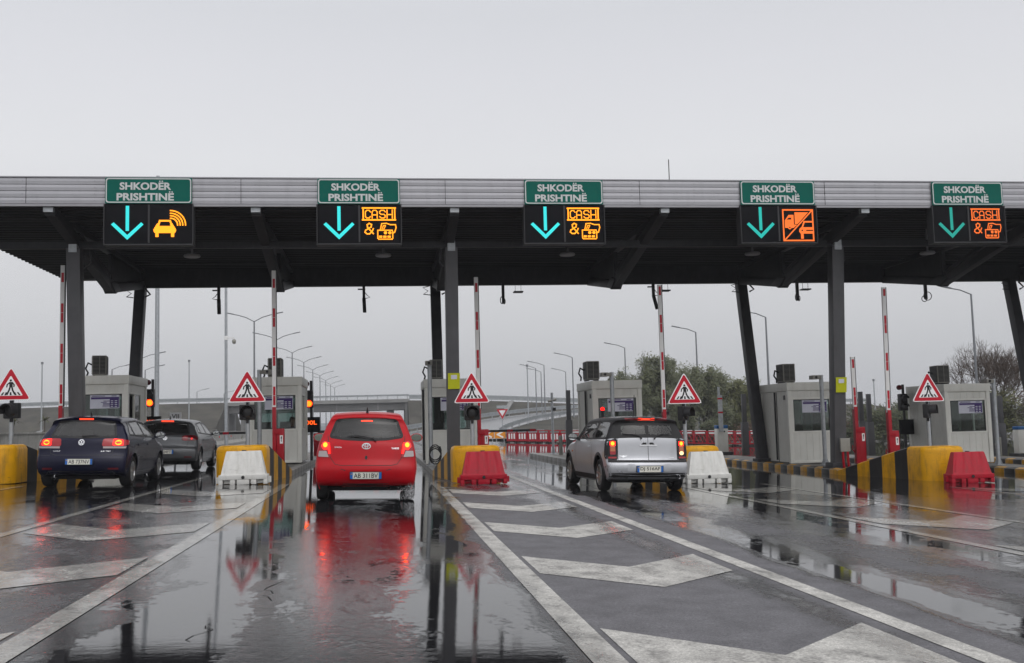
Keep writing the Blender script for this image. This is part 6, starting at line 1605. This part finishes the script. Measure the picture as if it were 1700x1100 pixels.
pt = [('lamp_surround', 'multi', [('rear', round_poly(lampm, .03)), ('right', round_poly([(.19, .60), (.19, .97), (.30, .98), (.27, .66)], .03))], .007, M_trim), ('lamp_surround', 'multi', [('rear', round_poly(sym(lampm), .03)), ('left', round_poly([(.19, .60), (.19, .97), (.30, .98), (.27, .66)], .03))], .007, M_trim)]
for s in (-1, 1):
    f = (lambda P: P) if s > 0 else sym
    pt += [('tail_lamp', 'rear', f(round_poly(bx_(.645, .70, .755, .945), .02)), .010, M_lensr), ('amber_lens', 'rear', f(bx_(.655, .76, .745, .86)), .012, M_lensa), ('reflector', 'rear', f(bx_(.635, .625, .785, .66)), .011, M_lensr),
           ('brake_glow', 'rear', f(round_poly(bx_(.648, .862, .75, .945), .02)), .0125, M_brk2), ('brake_bulb', 'rear', f(ci(.70, .905, .036)), .0145, M_brk)]
pt += [('reversing_lamp', 'rear', ci(.70, .725, .045, .036), .0135, M_rev)]
pt += [('black_pillar', 'rear', round_poly([(-.74, 1.0), (-.60, .995), (-.60, 1.045), (-.595, 1.03), (-.54, 1.30), (-.63, 1.31)], .01), .003, M_trim), ('black_pillar', 'rear', round_poly(sym([(-.74, 1.0), (-.60, .995), (-.60, 1.045), (-.595, 1.03), (-.54, 1.30), (-.63, 1.31)]), .01), .003, M_trim),
       ('window_bar', 'rear', bx_(-.035, 1.03, .035, 1.285), .006, M_trim), ('header', 'rear', [(-.60, 1.285), (.60, 1.285), (.56, 1.385), (-.56, 1.385)], .004, M_trim), ('sill_strip', 'rear', [(-.62, 1.015), (.62, 1.015), (.62, 1.045), (-.62, 1.045)], .004, M_trim),
       ('high_brake_lens', 'rear', [(-.43, 1.352), (.43, 1.352), (.43, 1.372), (-.43, 1.372)], .007, M_lensr), ('high_brake_light', 'rear', [(-.17, 1.35), (.17, 1.35), (.17, 1.375), (-.17, 1.375)], .010, M_brk3),
       ('door_handle', 'rear', round_poly([(-.19, .868), (.19, .868), (.16, .882), (-.16, .882)], .006), .02, M_chrome), ('handle_recess', 'rear', round_poly([(-.14, .885), (-.03, .885), (-.03, .925), (-.10, .925)], .01), .004, M_trim), ('handle_recess', 'rear', round_poly(sym([(-.14, .885), (-.03, .885), (-.03, .925), (-.10, .925)]), .01), .004, M_trim),
       ('bumper_strip', 'rear', [(-.80, .555), (.80, .555), (.80, .595), (-.80, .595)], .009, M_trim), ('lower_bumper', 'rear', [(-.76, .225), (.76, .225), (.79, .36), (-.79, .36)], .006, M_trim),
       ('bumper_pad', 'rear', round_poly(bx_(-.45, .385, -.28, .525), .03), .010, P_silver), ('bumper_pad', 'rear', round_poly(bx_(.28, .385, .45, .525), .03), .010, P_silver)]
for d in ('left', 'right'):
    pt += [('sill', d, [(.95, .20), (2.85, .20), (2.85, .30), (.95, .30)], .006, M_trim), ('greenhouse_pillar', d, [(.17, 1.0), (.33, .99), (.40, 1.31), (.27, 1.32)], .003, M_trim), ('greenhouse_pillar', d, [(1.23, .975), (1.33, .975), (1.31, 1.325), (1.22, 1.325)], .0035, M_trim), ('roof_gutter', d, [(.27, 1.315), (2.15, 1.285), (2.14, 1.325), (.30, 1.35)], .003, M_trim), ('roof_gutter', d, [(2.14, 1.285), (2.56, .97), (2.64, .97), (2.20, 1.33)], .003, M_trim),
           ('waist_strip', d, [(.3, .955), (2.72, .935), (2.72, .955), (.3, .978)], .005, M_chrome), ('door_handle', d, round_poly(bx_(1.40, .82, 1.56, .85), .012), .02, M_chrome), ('side_repeater', d, round_poly(bx_(2.85, .70, 2.95, .74), .01), .008, M_lensa), ('side_marker', d, bx_(.55+.35, .66, 1.02, .675), .005, M_lensr)]
S = dict(L=3.93, r=.305, wheels=(.70, 3.245), track=.735, tw=.20, spokes=9, W=[(.18, .74), (.33, .80), (.5, .835), (.72, .842), (.92, .825), (.99, .79), (1.15, .725), (1.30, .655), (1.40, .60)],
    outline=om, cabin=cabm, c=(.075, .26, .035), edge=(.10, .16, .10, .06), paint=P_silver, glass=(M_gl2, M_gl2, M_gl2), rear_window=rwa, front_window=fwm, side_windows=sdm, flare=.02, tail=.015,
    seams=[('rear', [(0, 1.02), (0, .59)], .010), ('rear', [(-.605, 1.02), (-.605, .595), (.605, .595), (.605, 1.02)], .010)]+[(d, P, .008) for d in ('left', 'right') for P in ([(1.28, .97), (1.28, .45), (1.15, .30)], [(2.62, .95), (2.62, .3)])],
    patches=pt, black_top=(.985, 2.62, mat('gloss black', (.012, .012, .013), .18, var=.1, spec=.2, coat=.1)), lip=.05, lip_mat=M_trim, exhaust=(.60, .285), plate=(0, .435), reg='DJ 516AF', mirror=(2.50, .985), mirror_mat=M_black, mw=1.1, seats=(.95, 1.75), dash=2.35,
    wipers=[[(-.13, .985), (-.16, 1.03), (-.30, 1.065), (-.50, 1.075)], [(.13, .985), (.16, 1.03), (.30, 1.065), (.46, 1.07)]],
    emblems=[('emblem', -.50, .665, wings, M_chrome), ('lettering', .47, .645, word('COOPER', .11, .022), M_chrome)], aerial=(1.05, .42, .12))
MINI = car('silver_car', 'silver boxy estate car with black roof edges driving up to the right lane', (5.17, 19.6, gz(5.17)), R(3.0), S)
t, sk, W = MINI; t.scale = (1, 1, 1.045)
m = MB(); sk.patch(m, 'top', [(-.54, .62), (.54, .62), (.50, 2.05), (-.50, 2.05)], .004); m.build('roof_panel', mat('pale silver roof', (.50, .51, .54), .18, .3, var=.04, coat=1), t, smooth=60)

# spray thrown up by the red car's right rear wheel
sp = MB(); rr = random.Random(2)
for _ in range(1100):
    u = rr.random()**1.4; x = .47+rr.gauss(0, .05+.10*u)+.10*u; y = 18.0-.25*rr.random()-.35*u; z = max(.01, (.02+.30*rr.random()*(1-u*.5))); r = rr.uniform(.002, .005)
    q = Vector((x, y, z)); sp.add([q+Vector(v)*r for v in ((1, 0, 0), (-1, 0, 0), (0, 1, 0), (0, -1, 0), (0, 0, 1.6), (0, 0, -1.6))], [(0, 2, 4), (2, 1, 4), (1, 3, 4), (3, 0, 4), (2, 0, 5), (1, 2, 5), (3, 1, 5), (0, 3, 5)])
tag(sp.build('water_spray', mat('water drops', (.85, .86, .88), .3, var=0, alpha=.4), smooth=80), 'water spray thrown up by the right rear wheel of the red car', 'spray', kind='stuff')
